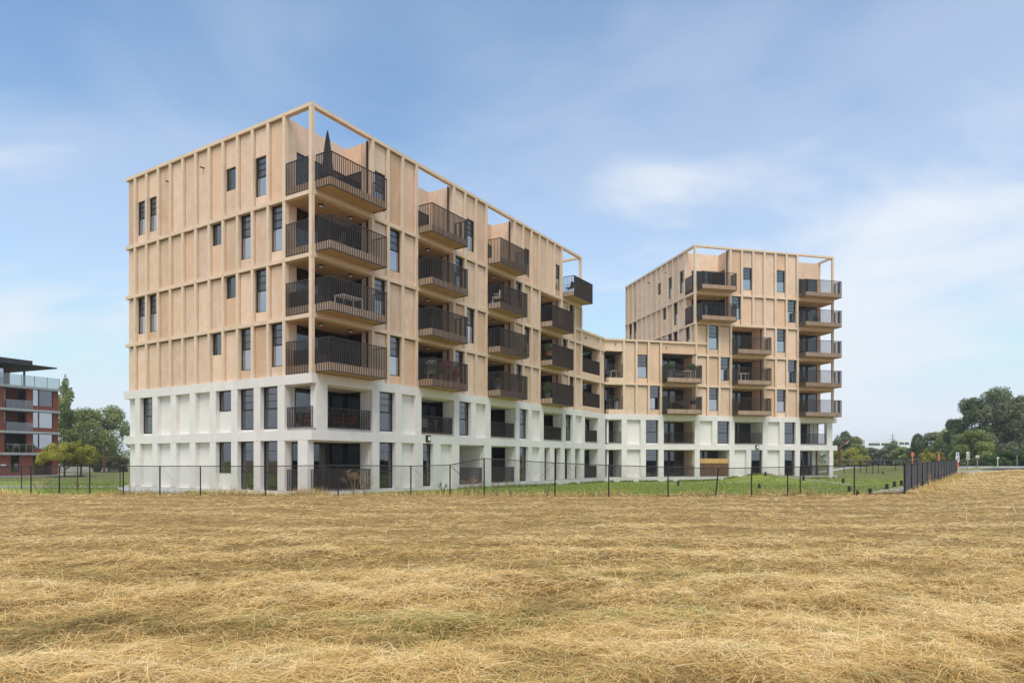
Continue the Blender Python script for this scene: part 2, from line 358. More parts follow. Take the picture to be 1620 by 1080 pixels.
def np_mesh(name, verts, quads, mats, matidx=None, tint=None, per=4, smooth=False):
    me = bpy.data.meshes.new(name); nv, nf = len(verts), len(quads); per = quads.shape[1]
    me.vertices.add(nv); me.vertices.foreach_set('co', np.ascontiguousarray(verts, np.float32).ravel())
    me.loops.add(nf * per); me.loops.foreach_set('vertex_index', np.ascontiguousarray(quads, np.int32).ravel())
    me.polygons.add(nf); me.polygons.foreach_set('loop_start', np.arange(0, nf * per, per, dtype=np.int32))
    if matidx is not None: me.polygons.foreach_set('material_index', np.ascontiguousarray(matidx, np.int32))
    if smooth: me.polygons.foreach_set('use_smooth', np.ones(nf, bool))
    if tint is not None:
        a = me.attributes.new('tint', 'FLOAT', 'POINT'); a.data.foreach_set('value', np.ascontiguousarray(tint, np.float32))
    for m in mats: me.materials.append(m)
    me.update(calc_edges=True); me.validate()
    return me
fcx = vv[ff].mean(1)
mi = np.where(is_field(fcx[:, 0], fcx[:, 1]), 0, np.where(fcx[:, 1] < 66, 1, 2))
o = bpy.data.objects.new('ground', np_mesh('ground', vv, ff, [M['soil'], M['lawn'], M['meadow']], mi, smooth=True)); COL.objects.link(o)
tag(o, kind='structure')

# ------------------------------------------------------------------ apartment building: levels
PL, B1, B2, L3, L4 = .05, 3.16, 6.0, 9.0, 12.03
ROOF_MID = 13.15
TA, TB = math.atan2(-.5335, .8458), math.atan2(.8458, .5335)
C = (-317.2 / FPX * 33.3, 33.3)
uA = (math.cos(TA), math.sin(TA)); uB = (math.cos(TB), math.sin(TB))
LA, LB = 17.40, 35.20
FA = Frame((C[0] - uA[0] * LA, C[1] - uA[1] * LA), TA)
FB = Frame(C, TB)
TD = math.atan2(.247, .969); uD = (math.cos(TD), math.sin(TD))
PD = (18.566 - .8 * uD[0], 65.6 - .8 * uD[1])            # near corner of the tower
FD = Frame(PD, TD)                                        # x = 0 at the tower corner, wing at negative x
LT = 16.55; TT = TD - math.pi / 2; uT = (math.cos(TT), math.sin(TT))
FT = Frame((PD[0] - uT[0] * LT, PD[1] - uT[1] * LT), TT)  # tower's left side, x = LT at the corner
BLD = empty('apartment_building', (C[0], C[1], 0))
BLD.location = (0, 0, 0)
tag(BLD, 'large tan and white concrete panelled apartment building with stacked dark balconies', 'building')
rnd = random.Random(3)

def window(F, x0, x1, z0, z1, y=.27, split=.5, mat_low=True, gm='pane', mull=False, curtain=None, parent=None):
    fw = .055; b = MB()
    b.box(x0, x0 + fw, y, y + .07, z0, z1).box(x1 - fw, x1, y, y + .07, z0, z1)
    b.box(x0 + fw, x1 - fw, y, y + .07, z0, z0 + fw).box(x0 + fw, x1 - fw, y, y + .07, z1 - fw, z1)
    zs = z0 + (z1 - z0) * split
    if split > 0: b.box(x0 + fw, x1 - fw, y, y + .07, zs - .04, zs + .04)
    if mull: b.box((x0 + x1) / 2 - .03, (x0 + x1) / 2 + .03, y, y + .07, z0 + fw, z1 - fw)
    wd = F.mb('window', b, M['frame'], parent or BLD)
    if split > 0:
        F.box('pane', x0 + fw, x1 - fw, y + .02, y + .03, z0 + fw, zs - .04, M['pane_low'] if mat_low else M['pane'], wd)
        F.box('pane', x0 + fw, x1 - fw, y + .04, y + .05, zs + .04, z1 - fw, M['pane'], wd)
        g = MB()
        if (z1 - z0) > 1.6:                                # slim guard rails in front of the opening light
            for k in (.36, .68):
                zk = zs + (z1 - zs) * k; g.box(x0 + fw, x1 - fw, y + .005, y + .02, zk - .011, zk + .011)
            F.mb('guard_rail', g, M['black'], wd)
    else:
        F.box('pane', x0 + fw, x1 - fw, y + .03, y + .04, z0 + fw, z1 - fw, M[gm], wd)
    c = curtain if curtain is not None else rnd.choice((0, .25, .35, .5, -.3, -.45, .3, .96))
    if c:
        wdt = abs(c) * (x1 - x0); k = MB(); n = max(3, int(wdt / .07))
        xa = x1 - fw - wdt if c > 0 else x0 + fw
        for q in range(n):
            xs = xa + wdt * q / n; k.box(xs, xs + wdt / n * .98, y + .16 + .03 * (q % 2), y + .19 + .03 * (q % 2), z0 + .03, z1 - .03)
        F.mb('curtain', k, M['curtain'], wd)
    return wd

YS, YP = .05, .20                                          # face of ribs, face of tan panels
def beam(F, xs, z, y0=YS, y1=.32, th=.2, mat='tan_rib'):
    for a, b in zip(xs[:-1], xs[1:]): F.box('floor_beam', a + .004, b - .004, y0, y1, z - th, z, M[mat], BLD)
def stile(F, x, z0, z1, wd=.2, deep=.32): F.box('stile', x - wd / 2, x + wd / 2, YS + .006, deep, z0, z1, M['tan_rib'], BLD)
def panel(F, a, b, z0, z1, g0=.150, g1=.150, gt=.075):
    """a tan panel held clear of the ribs and beam by an open shadow joint"""
    F.box('facade_panel', a + g0, b - g1, YP, .34, z0 + .006, z1 - gt, M['tan'], BLD)
    F.box('joint_backing', a + .09, b - .09, .345, .37, z0, z1, M['black'], BLD)
def tan_bays(F, lines, z0, z1, wins, head=None, ends=(1, 1), bt=.2):
    """panels between ribs; wins: {bay: 'T' tall / 'S' small}"""
    zt = z1 - bt; n = len(lines) - 1
    for k in range(n):
        a, b = lines[k], lines[k + 1]; wt = wins.get(k)
        e0, e1 = (k or ends[0]), (k < n - 1 or ends[1])
        xa = a + (.10 if e0 else 0); xb = b - (.10 if e1 else 0)
        g0, g1 = (.150 if e0 else .0), (.150 if e1 else .0)
        if not wt: panel(F, a, b, z0, zt, g0, g1); continue
        hd = z0 + head if head else zt
        sill = z0 + .52 if wt == 'T' else hd - 1.24
        panel(F, a, b, z0, sill, g0, g1, .0)
        if head: panel(F, a, b, hd, zt, g0, g1)
        F.box('window_reveal', a + .01, xa, YP + .01, .34, sill, hd, M['tan'], BLD) if xa > a + .02 else None
        F.box('window_reveal', xb, b - .01, YP + .01, .34, sill, hd, M['tan'], BLD) if xb < b - .02 else None
        window(F, xa + .02, xb - .02, sill, hd, split=.50 if wt == 'T' else 0)
    for k, x in enumerate(lines):
        if (k == 0 and not ends[0]) or (k == n and not ends[1]): continue
        stile(F, x, z0, zt)

def bars_line(mb, p0, p1, z0, z1, pitch=.125, t=.015, d=.055):
    """flat bars set edge-on along a line in facade coordinates"""
    x0, y0 = p0; x1, y1 = p1; L = math.hypot(x1 - x0, y1 - y0); n = max(2, int(round(L / pitch)))
    for k in range(n + 1):
        f = k / n; x = x0 + (x1 - x0) * f; y = y0 + (y1 - y0) * f
        if abs(x1 - x0) > abs(y1 - y0): mb.box(x - t / 2, x + t / 2, y - d / 2, y + d / 2, z0, z1)
        else: mb.box(x - d / 2, x + d / 2, y - t / 2, y + t / 2, z0, z1)
def balcony(F, x0, x1, L, proj=.95, back=.30):
    sl = F.box('balcony', x0, x1, -proj, YS - .01, L + .10, L + .50, M['tan_soffit'] if False else M['tan'], BLD)
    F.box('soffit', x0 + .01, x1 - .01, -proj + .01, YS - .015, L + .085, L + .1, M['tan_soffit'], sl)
    b = MB(); e = .035
    bars_line(b, (x0 - e, YS - .06), (x0 - e, -proj - e), L + .06, L + 1.72)
    bars_line(b, (x0 - e, -proj - e), (x1 + e, -proj - e), L + .06, L + 1.72)
    bars_line(b, (x1 + e, -proj - e), (x1 + e, YS - .06), L + .06, L + 1.72)
    bo = F.mb('balusters', b, M['bars'], sl); bo['kind'] = 'stuff'
    for nm, z0, z1, g in (('handrail', L + 1.715, L + 1.75, .03), ('bottom_rail', L + .055, L + .095, .026)):
        xa, xb, ya, yb = x0 - e, x1 + e, -proj - e, YS - .04        # one U-shaped bar
        pv = [(xa - g, yb), (xa - g, ya - g), (xb + g, ya - g), (xb + g, yb), (xb - g, yb), (xb - g, ya + g), (xa + g, ya + g), (xa + g, yb)]
        v = [(p[0], p[1], z0) for p in pv] + [(p[0], p[1], z1) for p in pv]
        fs = [(0, 7, 6, 1), (1, 6, 5, 2), (2, 5, 4, 3)]
        fs += [tuple(8 + q_ for q_ in reversed(q4)) for q4 in fs[:3]] + [(q_, (q_ + 1) % 8, 8 + (q_ + 1) % 8, 8 + q_) for q_ in range(8)]
        h = MB(); h.add(v, fs); F.mb(nm, h, M['bars'], sl)
    return sl
def rail(F, x0, x1, y, z0, z1, parent=None, kick=None):
    b = MB(); bars_line(b, (x0 + .03, y), (x1 - .03, y), z0, z1)
    h = F.box('railing', x0, x1, y - .028, y + .028, z1 - .03, z1 + .005, M['bars'], parent or BLD)
    bo = F.mb('balusters', b, M['bars'], h); bo['kind'] = 'stuff'
    F.box('bottom_rail', x0, x1, y - .027, y + .027, z0 + .02, z0 + .05, M['bars'], h)
    if kick: F.box('kick_board', x0, x1, y + .04, y + .10, kick[0], kick[1], M[kick[2]], h)
    return h
def glazing(F, x0, x1, y, z0, z1, n, axis='x', flip=False):
    """black-framed sliding doors across the back (axis x) or down a side (axis y, x0/x1 are then depths and y the x)"""
    b = MB(); fw = .07; pn = []
    def bx(a0, a1, d0, d1, c0, c1): b.box(a0, a1, d0, d1, c0, c1) if axis == 'x' else b.box(d0, d1, a0, a1, c0, c1)
    bx(x0, x1, y, y + .10, z1 - fw, z1); bx(x0, x1, y, y + .10, z0, z0 + fw)
    for k in range(n + 1):
        xc = x0 + (x1 - x0) * k / n; a0 = max(x0, xc - fw / 2 - (.08 if 0 < k < n else 0)); a1 = min(x1, xc + fw / 2 + (.08 if 0 < k < n else 0))
        if k == 0: a0, a1 = x0, x0 + fw
        if k == n: a0, a1 = x1 - fw, x1
        bx(a0, a1, y + .002, y + .098, z0 + fw, z1 - fw); pn.append((a0, a1))
    g = F.mb('glazed_door', b, M['frame'], BLD)
    for (p, q_) in zip(pn[:-1], pn[1:]):
        if axis == 'x': F.box('pane', p[1], q_[0], y + .04, y + .055, z0 + fw, z1 - fw, M['pane_log'], g)
        else: F.box('pane', y + .04, y + .055, p[1], q_[0], z0 + fw, z1 - fw, M['pane_log'], g)
    c = rnd.random()
    if axis == 'x' and c < .75:
        wd = (x1 - x0) * rnd.uniform(.12, .3); xa = x0 + .1 + rnd.random() * (x1 - x0 - wd - .2); k = MB()
        for q_ in range(6): k.box(xa + wd * q_ / 6, xa + wd * (q_ + .97) / 6, y + .22 + .03 * (q_ % 2), y + .25 + .03 * (q_ % 2), z0 + .05, z1 - .1)
        F.mb('curtain', k, M['curtain'], g)
    return g
def lamp(F, x, y, z):
    b = MB().lathe([(.13, 0), (.15, -.03), (.15, -.07), (.12, -.08)], 12, (x, y, z)); l = F.mb('ceiling_lamp', b, M['black'], BLD)
    F.mb('lamp_glass', MB().lathe([(.105, -.08), (.11, -.10), (.07, -.125)], 12, (x, y, z)), M['lampwhite'], l)
def loggia(F, x0, x1, z0, z1, depth=2.1, style='tan', open_left=False, open_right=False, ceiling=True, floor=.45, panes=2, glaze=True, top=None, lamps=1, sideglass=False, bt=.2):
    wm = M['tan'] if style == 'tan' else M['white_panel']
    zt = z1 - bt if top is None else top
    F.box('loggia_floor', x0, x1, YS if style == 'tan' else .02, depth, z0 + .003, z0 + floor, M['tan'] if style == 'tan' else M['concrete'], BLD)
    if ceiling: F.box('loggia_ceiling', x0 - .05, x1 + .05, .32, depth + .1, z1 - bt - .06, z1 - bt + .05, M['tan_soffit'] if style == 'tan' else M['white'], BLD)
    zc_ = z1 - bt - .06 if ceiling else zt
    if not open_left: F.box('loggia_wall', x0 - .16, x0 + .02, .30, depth + .12, z0 + floor, zc_, wm, BLD)
    if not open_right:
        if sideglass:
            F.box('loggia_wall', x1 - .02, x1 + .16, .30, .92, z0 + floor, zc_, wm, BLD)
            glazing(F, .95, depth, x1, z0 + floor, z0 + floor + 2.2 if not ceiling else zc_ - .02, 1, 'y')
            if not ceiling: F.box('loggia_wall', x1 - .02, x1 + .16, .95, depth, z0 + floor + 2.2, zc_, wm, BLD)
        else: F.box('loggia_wall', x1 - .02, x1 + .16, .30, depth + .12, z0 + floor, zc_, wm, BLD)
    if glaze:
        xa = x0 + (.02 if not open_left else .42); xb = x1 - (.02 if not open_right else .42)
        if not ceiling:
            F.box('loggia_wall', x0 - (0 if open_left else .1), x1 + (0 if open_right else .1), depth + .001, depth + .2, z0 + floor + 2.2, zc_ , wm, BLD)
            glazing(F, xa, xb, depth, z0 + floor, z0 + floor + 2.2, panes)
        else: glazing(F, xa, xb, depth, z0 + floor, zc_ - .02, panes)
        if open_left: F.box('loggia_wall', x0, xa, depth, depth + .2, z0 + floor, zc_, wm, BLD)
        if open_right: F.box('loggia_wall', xb, x1, depth, depth + .2, z0 + floor, zc_, wm, BLD)
    if ceiling:
        for k in range(lamps): lamp(F, x0 + (x1 - x0) * (k + .5) / lamps, .75, z1 - bt - .06)
def downpipe(F, x, z0, z1): F.mb('downpipe', MB().tube([(x, .42, z0), (x, .42, z1)], .055, 10), M['black'], BLD)

# ---- white base: columns, bands, recessed panels, openings
YW = .26
def white_floor(F, cols, z0, z1, bays, xstart=None, xend=None, cw=.55):
    """cols = column centres; bays[k] between col k and k+1: B blank, W window, D door, S small window, M mid window, L/O opening"""
    for x in cols: F.box('column', x - cw / 2, x + cw / 2, .006, .40, z0, z1, M['white'], BLD)
    for k, bt in enumerate(bays):
        a, b = cols[k] + cw / 2, cols[k + 1] - cw / 2
        if bt == 'B': F.box('base_panel', a - .1, b + .1, YW, .45, z0, z1, M['white_panel'], BLD)
        elif bt == 'W':
            F.box('base_panel', a - .1, b + .1, YW, .45, z0, z0 + .14, M['white_panel'], BLD); window(F, a, b, z0 + .14, z1, y=.24, split=.48, mat_low=False, mull=False)
        elif bt == 'D': window(F, a, b, z0 + .02, z1, y=.24, split=.36, mat_low=False)
        elif bt == 'S':
            F.box('base_panel', a - .1, b + .1, YW, .45, z0, z1 - 1.12, M['white_panel'], BLD); window(F, a, b, z1 - 1.12, z1, y=.24, split=0)
        elif bt == 'M':
            F.box('base_panel', a - .1, b + .1, YW, .45, z0, z1 - 1.72, M['white_panel'], BLD); window(F, a, b, z1 - 1.72, z1, y=.24, split=0)
def band(F, xs, z0, z1, y0=0, y1=.42):
    for a, b in zip(xs[:-1], xs[1:]): F.box('base_band', a + .004, b - .004, y0, y1, z0, z1, M['white'], BLD)

# =================== left block, side A
mA = 1.28; linesA = [LA - 2.16 - mA * k for k in range(11, -1, -1)]      # left to right
allA = [.25] + linesA
L5, RF = 15.17, 19.51
wA = {L5: {1: 'T', 2: 'T', 8: 'S', 10: 'T'}, L4: {7: 'S', 9: 'T', 11: 'T'}, L3: {1: 'T', 2: 'T', 8: 'S', 10: 'T'}, B2: {7: 'S', 9: 'T', 11: 'T'}}
for z0, z1, hd in ((B2, L3, None), (L3, L4, None), (L4, L5, None), (L5, RF, 2.62)):
    tan_bays(FA, allA, z0, z1, wA[z0], hd, ends=(0, 1), bt=.18 if z1 == RF else .2)
    beam(FA, [.10] + linesA + [LA - YS], z1, th=.18 if z1 == RF else .2)
    FA.box('corner_post', LA - YS - .21, LA - YS - .006, YS + .006, .25, z0, z1 - (.18 if z1 == RF else .2), M['tan_rib'], BLD)
    FA.box('loggia_wall', linesA[-1] - .1, linesA[-1] + .05, .33, .85, z0 + .01, z1 - .26 if z1 != RF else z1 - .19, M['tan'], BLD)
cA = [LA - 2.30 - 1.93 * k for k in range(7, -1, -1)]
white_floor(FA, cA, B1, B2 - .5, ['W', 'B', 'B', 'B', 'S', 'W', 'W'])
white_floor(FA, cA, PL, B1 - .5, ['B', 'B', 'B', 'B', 'M', 'D', 'D'])
for z0, z1 in ((B1, B2 - .5), (PL, B1 - .5)): FA.box('base_panel', .26, cA[0] - .2, YW, .45, z0, z1, M['white_panel'], BLD)
bxA = [0, 1.15] + [LA - 2.30 - 1.93 * k for k in range(6, -1, -1)] + [LA]
band(FA, bxA, B2 - .5, B2); band(FA, bxA, B1 - .5, B1); 
FA.box('plinth', .02, LA - .02, .02, .5, -.9, PL, M['white'], BLD)
FA.box('column', LA - 1.02, LA - .30, .006, .40, PL, B1 - .5, M['white'], BLD)       # ground-floor corner column
for (x, dz) in ((4.75, 3.15), (8.2, 3.18)):
    FA.mb('scupper', MB().tube([(x, .2, L5 + dz), (x, -.03, L5 + dz - .01)], .045, 8), M['corten'], BLD)

# =================== left block, side B
mod = 3.7 / 3
W1 = [4.4 + mod * k for k in range(4)]; W2 = [11.8 + mod * k for k in range(4)]; W3 = [19.2 + mod * k for k in range(4)]; W4 = [26.6 + mod * k for k in range(4)]
W3L = [19.2 + mod * k for k in range(7)]
patt = {L5: ({0: 'T'}, {1: 'T'}, {1: 'T', 5: 'T'}, {}), L4: ({1: 'T'}, {0: 'T'}, {0: 'T'}, {1: 'T'}), L3: ({0: 'T'}, {1: 'T'}, {1: 'T'}, {0: 'T'}), B2: ({1: 'T'}, {0: 'T'}, {0: 'T'}, {1: 'T'})}
for z0, z1, hd in ((B2, L3, None), (L3, L4, None), (L4, L5, None), (L5, RF, 2.62)):
    p = patt[z0]; bt = .18 if z1 == RF else .2; top = z1 == RF
    tan_bays(FB, W1, z0, z1, p[0], hd, bt=bt); tan_bays(FB, W2, z0, z1, p[1], hd, bt=bt)
    if top: tan_bays(FB, W3L, z0, z1, p[2], hd, bt=bt)
    else: tan_bays(FB, W3, z0, z1, p[2], hd, bt=bt); tan_bays(FB, W4, z0, z1, p[3], hd, bt=bt)
    if top:
        beam(FB, [YS + .002] + W1 + W2 + W3L + [30.3], z1, th=bt)
    elif z1 == L5: beam(FB, [YS + .002] + W1 + W2 + W3 + W4, z1, th=bt)
    else: beam(FB, [YS + .002] + W1 + W2 + W3 + W4 + [34.2, 35.24], z1, th=bt)
    loggia(FB, .25, 4.4, z0, z1, 2.16, ceiling=not top, open_left=True, panes=2, lamps=2, sideglass=True, bt=bt)
    rail(FA, LA - 2.05, LA - .28, .13, z0 + .03, z0 + 1.72)
    FA.box('kick_panel', LA - 2.06, LA - .27, .19, .26, z0 + .006, z0 + .46, M['tan'], BLD)
    balcony(FB, .34, 4.28, z0)
    for a in (8.1, 15.5):
        loggia(FB, a + .1, a + 3.6, z0, z1, 2.1, ceiling=not top, bt=bt, sideglass=not top); balcony(FB, a + .16, a + 3.66, z0); downpipe(FB, a + 3.48, z0 + .45, z1 - .2)
    if not top: loggia(FB, 23.0, 26.5, z0, z1, 2.1, bt=bt, sideglass=True); balcony(FB, 23.06, 26.56, z0); downpipe(FB, 26.38, z0 + .45, z1 - .2)
    downpipe(FB, 4.28, z0 + .45, z1 - .2)
# open roof terrace at the end of the block
FB.box('corner_post', 30.08, 30.29, YS + .006, .25, L5, RF - .18, M['tan_rib'], BLD)
FB.box('loggia_floor', 26.7, 30.2, YS, 16.8, L5 + .003, L5 + .45, M['tan'], BLD)
balcony(FB, 26.76, 30.2, L5)
FB.box('floor_beam', 30.05, 30.30, .33, 17.0, RF - .18, RF, M['tan_rib'], BLD)
FB.box('facade_panel', 26.5, 26.65, .35, 16.9, L5, RF - .01, M['tan'], BLD)
# low part between the blocks (side B continued)
for z0, z1, hd in ((B2, L3, 0), (L3, ROOF_MID, 1)):
    stile(FB, 30.3, z0, z1 - .2) if hd else None
    stile(FB, 34.2, z0, z1 - .2)
    FB.box('facade_panel', 34.2, 35.27, YP, .34, z0, z1 - .2, M['tan'], BLD)
    loggia(FB, 30.4, 34.1, z0, L3 if not hd else L4 + .2, 2.1, lamps=1, sideglass=True); rail(FB, 30.42, 34.1, .12, z0 + .03, z0 + 1.72)
    FB.box('kick_panel', 30.41, 34.11, .18, .25, z0 + .006, z0 + .46, M['tan'], BLD)
FB.box('parapet_panel', 30.4, 34.1, YP, .34, L4 - .05, ROOF_MID - .18, M['tan'], BLD)
beam(FB, [29.07, 30.3, 34.2, 35.22], ROOF_MID, y0=YS - .012, th=.18)
FB.mb('scupper', MB().tube([(31.2, .2, ROOF_MID - .62), (31.2, .0, ROOF_MID - .63)], .05, 8), M['corten'], BLD)
# white base of B
cB1 = [4.55, 6.41, 8.17]; cB2 = [11.98, 13.85, 15.62]; cB3 = [19.48, 21.3, 23.12]; cB4 = [26.88, 28.71, 30.53]
for cs in (cB1, cB2, cB3, cB4): white_floor(FB, cs, B1, B2 - .5, ['W', 'B'])
FB.box('column', .30, 1.05, .006, .42, B1, B2 - .5, M['white'], BLD)
FB.box('column', 33.6, 35.12, .006, .42, B1, B2 - .5, M['white'], BLD)
for a, b, kk in ((.3, 4.28, 'kick_grey'), (8.44, 11.71, 'kick_red'), (15.9, 19.2, 'kick_red'), (23.4, 26.6, 'kick_red'), (30.8, 33.6, 'kick_grey')):
    loggia(FB, a, b, B1, B2, 2.1, 'white', floor=.10, bt=.5, open_left=(a == .3), lamps=0, sideglass=True)
    a2 = 1.05 if a == .3 else a
    rail(FB, a2 + .02, b - .02, .16, B1 + .17, B1 + 1.2, kick=(B1 + .004, B1 + .17, kk))
rail(FA, LA - 2.0, LA - .1, .16, B1 + .17, B1 + 1.2, kick=(B1 + .004, B1 + .17, 'kick_grey'))
FA.box('loggia_wall', cA[-1] - .1, cA[-1] + .12, .41, .95, B1 + .01, B2 - .56, M['white_panel'], BLD)
FA.box('loggia_wall', cA[-1] - .1, cA[-1] + .12, .41, .95, PL + .01, B1 - .56, M['white_panel'], BLD)
z0, z1 = PL, B1 - .5
white_floor(FB, [4.55, 6.41, 8.2], z0, z1, ['D', 'B'])
white_floor(FB, [8.2, 9.95, 11.88], z0, z1, ['D', 'B'], cw=.75)
white_floor(FB, [15.55], z0, z1, [], cw=.85); white_floor(FB, [19.48, 21.3, 23.15], z0, z1, ['D', 'B'])
white_floor(FB, [23.15, 24.8, 26.6, 28.5, 30.3, 33.95], z0, z1, [], cw=.75); FB.box('column', 34.33, 35.12, .008, .42, z0, z1, M['white'], BLD)
loggia(FB, .1, 4.28, z0 - .05, B1, 2.1, 'white', floor=.06, bt=.5, open_left=True, lamps=0, panes=3, sideglass=True)
rail(FB, .12, 4.26, .16, z0 + .02, z0 + 1.12); rail(FA, LA - 2.0, LA - 1.05, .16, z0 + .02, z0 + 1.12)
loggia(FB, 12.25, 15.1, z0 - .05, B1, 3.2, 'white', floor=.06, bt=.5, glaze=False, lamps=0); FB.box('loggia_wall', 12.1, 15.2, 3.2, 3.4, z0, B1 - .56, M['white_panel'], BLD)
rail(FB, 12.27, 15.1, .2, z0 + .02, z0 + 1.1)
loggia(FB, 16.0, 19.2, z0 - .05, B1, 2.1, 'white', floor=.06, bt=.5, lamps=0, sideglass=True); rail(FB, 16.02, 19.2, .16, z0 + .02, z0 + 1.1)
loggia(FB, 23.5, 30.0, z0 - .05, B1, .95, 'white', floor=.06, bt=.5, lamps=0, panes=5); rail(FB, 23.5, 30.0, .5, z0 + .02, z0 + 1.1)
loggia(FB, 30.6, 33.6, z0 - .05, B1, 2.6, 'white', floor=.06, bt=.5, lamps=0, sideglass=True); rail(FB, 30.6, 33.6, .2, z0 + .02, z0 + 1.1)
bxB = [.001, 4.55, 6.41, 8.17, 9.95, 11.98, 15.0, 16.1, 19.48, 21.3, 23.12, 26.88, 28.71, 30.53, 35.19]
band(FB, bxB, B2 - .5, B2, y0=.001); band(FB, bxB, B1 - .5, B1, y0=.001)
FB.box('plinth', .0, 35.19, .021, .5, -.9, PL, M['white'], BLD)
def wall_lamp(F, x, z):
    l = F.box('wall_lamp', x - .17, x + .17, -.14, -.002, z - .2, z + .2, M['black'], BLD)
    F.box('lamp_glass', x - .10, x + .12, -.155, -.141, z - .12, z + .12, M['lampwhite'], l)
wall_lamp(FB, 9.0, B1 - .2)

# =================== wing and tower, side D
wa = [-7.35 + 1.283 * k for k in range(4)]; wb = [.27 + 1.277 * k for k in range(4)]; wc = [7.92 + 1.287 * k for k in range(4)]
T5, T6, RT = 15.13, 18.13, 22.70
XI = -9.25                                                # inner corner
mid = {B2: ({2: 'T'}, {1: 'T'}, {1: 'T'}), L3: ({1: 'T'}, {2: 'T'}, {2: 'T'}), L4: (None, {1: 'T'}, {1: 'T'})}
for z0, z1 in ((B2, L3), (L3, L4), (L4, T5)):
    p = mid[z0]
    if p[0] is not None:
        zt = ROOF_MID if z0 == L3 else z1
        if z0 == L3:
            tan_bays(FD, wa, z0, ROOF_MID, {}, None, bt=.18) if False else None
            n = len(wa) - 1
            for k in range(n):
                a, b = wa[k], wa[k + 1]
                if k == 1:
                    panel(FD, a, b, z0, z0 + .52, gt=0)
                    panel(FD, a, b, z0 + 2.75, zt - .18)
                    FD.box('window_reveal', a + .01, a + .10, YP + .01, .34, z0 + .52, z0 + 2.75, M['tan'], BLD); FD.box('window_reveal', b - .10, b - .01, YP + .01, .34, z0 + .52, z0 + 2.75, M['tan'], BLD)
                    window(FD, a + .12, b - .12, z0 + .52, z0 + 2.75)
                else: panel(FD, a, b, z0, zt - .18)
            for x in wa: stile(FD, x, z0, zt - .18)
        else: tan_bays(FD, wa, z0, z1, p[0])
        loggia(FD, XI + .3, wa[0] - .1, z0, L4 + .2 if z0 == L3 else z1, 2.1, open_left=True)
        rail(FD, XI + .15, wa[0] - .1, .12, z0 + .03, z0 + 1.72); FD.box('kick_panel', XI + .14, wa[0] - .1, .18, .25, z0 + .006, z0 + .46, M['tan'], BLD)
        loggia(FD, wa[3] + .1, wb[0] - .1, z0, L4 + .2 if z0 == L3 else z1, 2.1); balcony(FD, wa[3] + .14, wb[0] - .06, z0)
        beam(FD, [-9.36] + wa + wb + wc + [16.1], z1) if z0 == B2 else beam(FD, wb + wc + [16.1], z1)
    else: beam(FD, [0.0] + wb[1:3] + wb[3:] + wc + [16.1], z1); FD.box('facade_panel', .16, wb[0] + .002, YP, .34, ROOF_MID, z1 - .2, M['tan'], BLD)
    tan_bays(FD, wb, z0, z1, p[1]); tan_bays(FD, wc, z0, z1, p[2])
    loggia(FD, wb[3] + .1, wc[0] - .1, z0, z1, 2.1); balcony(FD, wb[3] + .14, wc[0] - .06, z0); downpipe(FD, wc[0] - .22, z0 + .45, z1 - .2)
FD.box('parapet_panel', -9.40, wa[0] - .1, YP, .34, L4 - .05, ROOF_MID - .18, M['tan'], BLD)
FD.box('parapet_panel', wa[3] + .1, wb[0] - .1, YP, .34, L4 - .05, ROOF_MID - .18, M['tan'], BLD)
beam(FD, [-9.35] + wa + wb[:2], ROOF_MID - .002, y0=YS - .012, th=.18)
for x, dz in ((-8.2, .5), (-2.9, .62)): FD.mb('scupper', MB().tube([(x, .2, ROOF_MID - dz), (x, .02, ROOF_MID - dz - .01)], .05, 8), M['corten'], BLD)
wt = [4.05 + 1.28 * k for k in range(7)]
for z0, z1, p, hd in ((T5, T6, {0: 'T', 5: 'T'}, None), (T6, RT, {1: 'T', 4: 'T'}, 2.75)):
    top = z1 == RT; bt = .18 if top else .2
    tan_bays(FD, wt, z0, z1, p, hd, bt=bt); beam(FD, [YS + .002] + wt + [16.1], z1, th=bt)
    loggia(FD, .25, 3.95, z0, z1, 2.1, open_left=True, ceiling=not top, bt=bt, lamps=2, sideglass=True); balcony(FD, .34, 3.98, z0)
    downpipe(FD, 3.84, z0 + .45, z1 - .2)
    FD.box('corner_post', YS + .006, YS + .21, YS + .006, .25, z0, z1 - bt, M['tan_rib'], BLD)
    rail(FT, LT - 2.0, LT - .3, .13, z0 + .03, z0 + 1.72); FT.box('kick_panel', LT - 2.0, LT - .27, .19, .26, z0 + .006, z0 + .46, M['tan'], BLD)
for z0, z1 in ((B2, L3), (L3, L4), (L4, T5), (T5, T6), (T6, RT)):
    top = z1 == RT; bt = .18 if top else .2
    loggia(FD, 11.88, 16.1, z0, z1, 2.1, open_right=True, ceiling=not top, bt=bt); balcony(FD, 11.92, 16.08, z0)
    FD.box('corner_post', 15.88, 16.09, YS + .006, .25, z0, z1 - bt, M['tan_rib'], BLD)
    FD.box('floor_beam', 15.85, 16.10, .33, 2.3, z1 - bt, z1, M['tan_rib'], BLD)
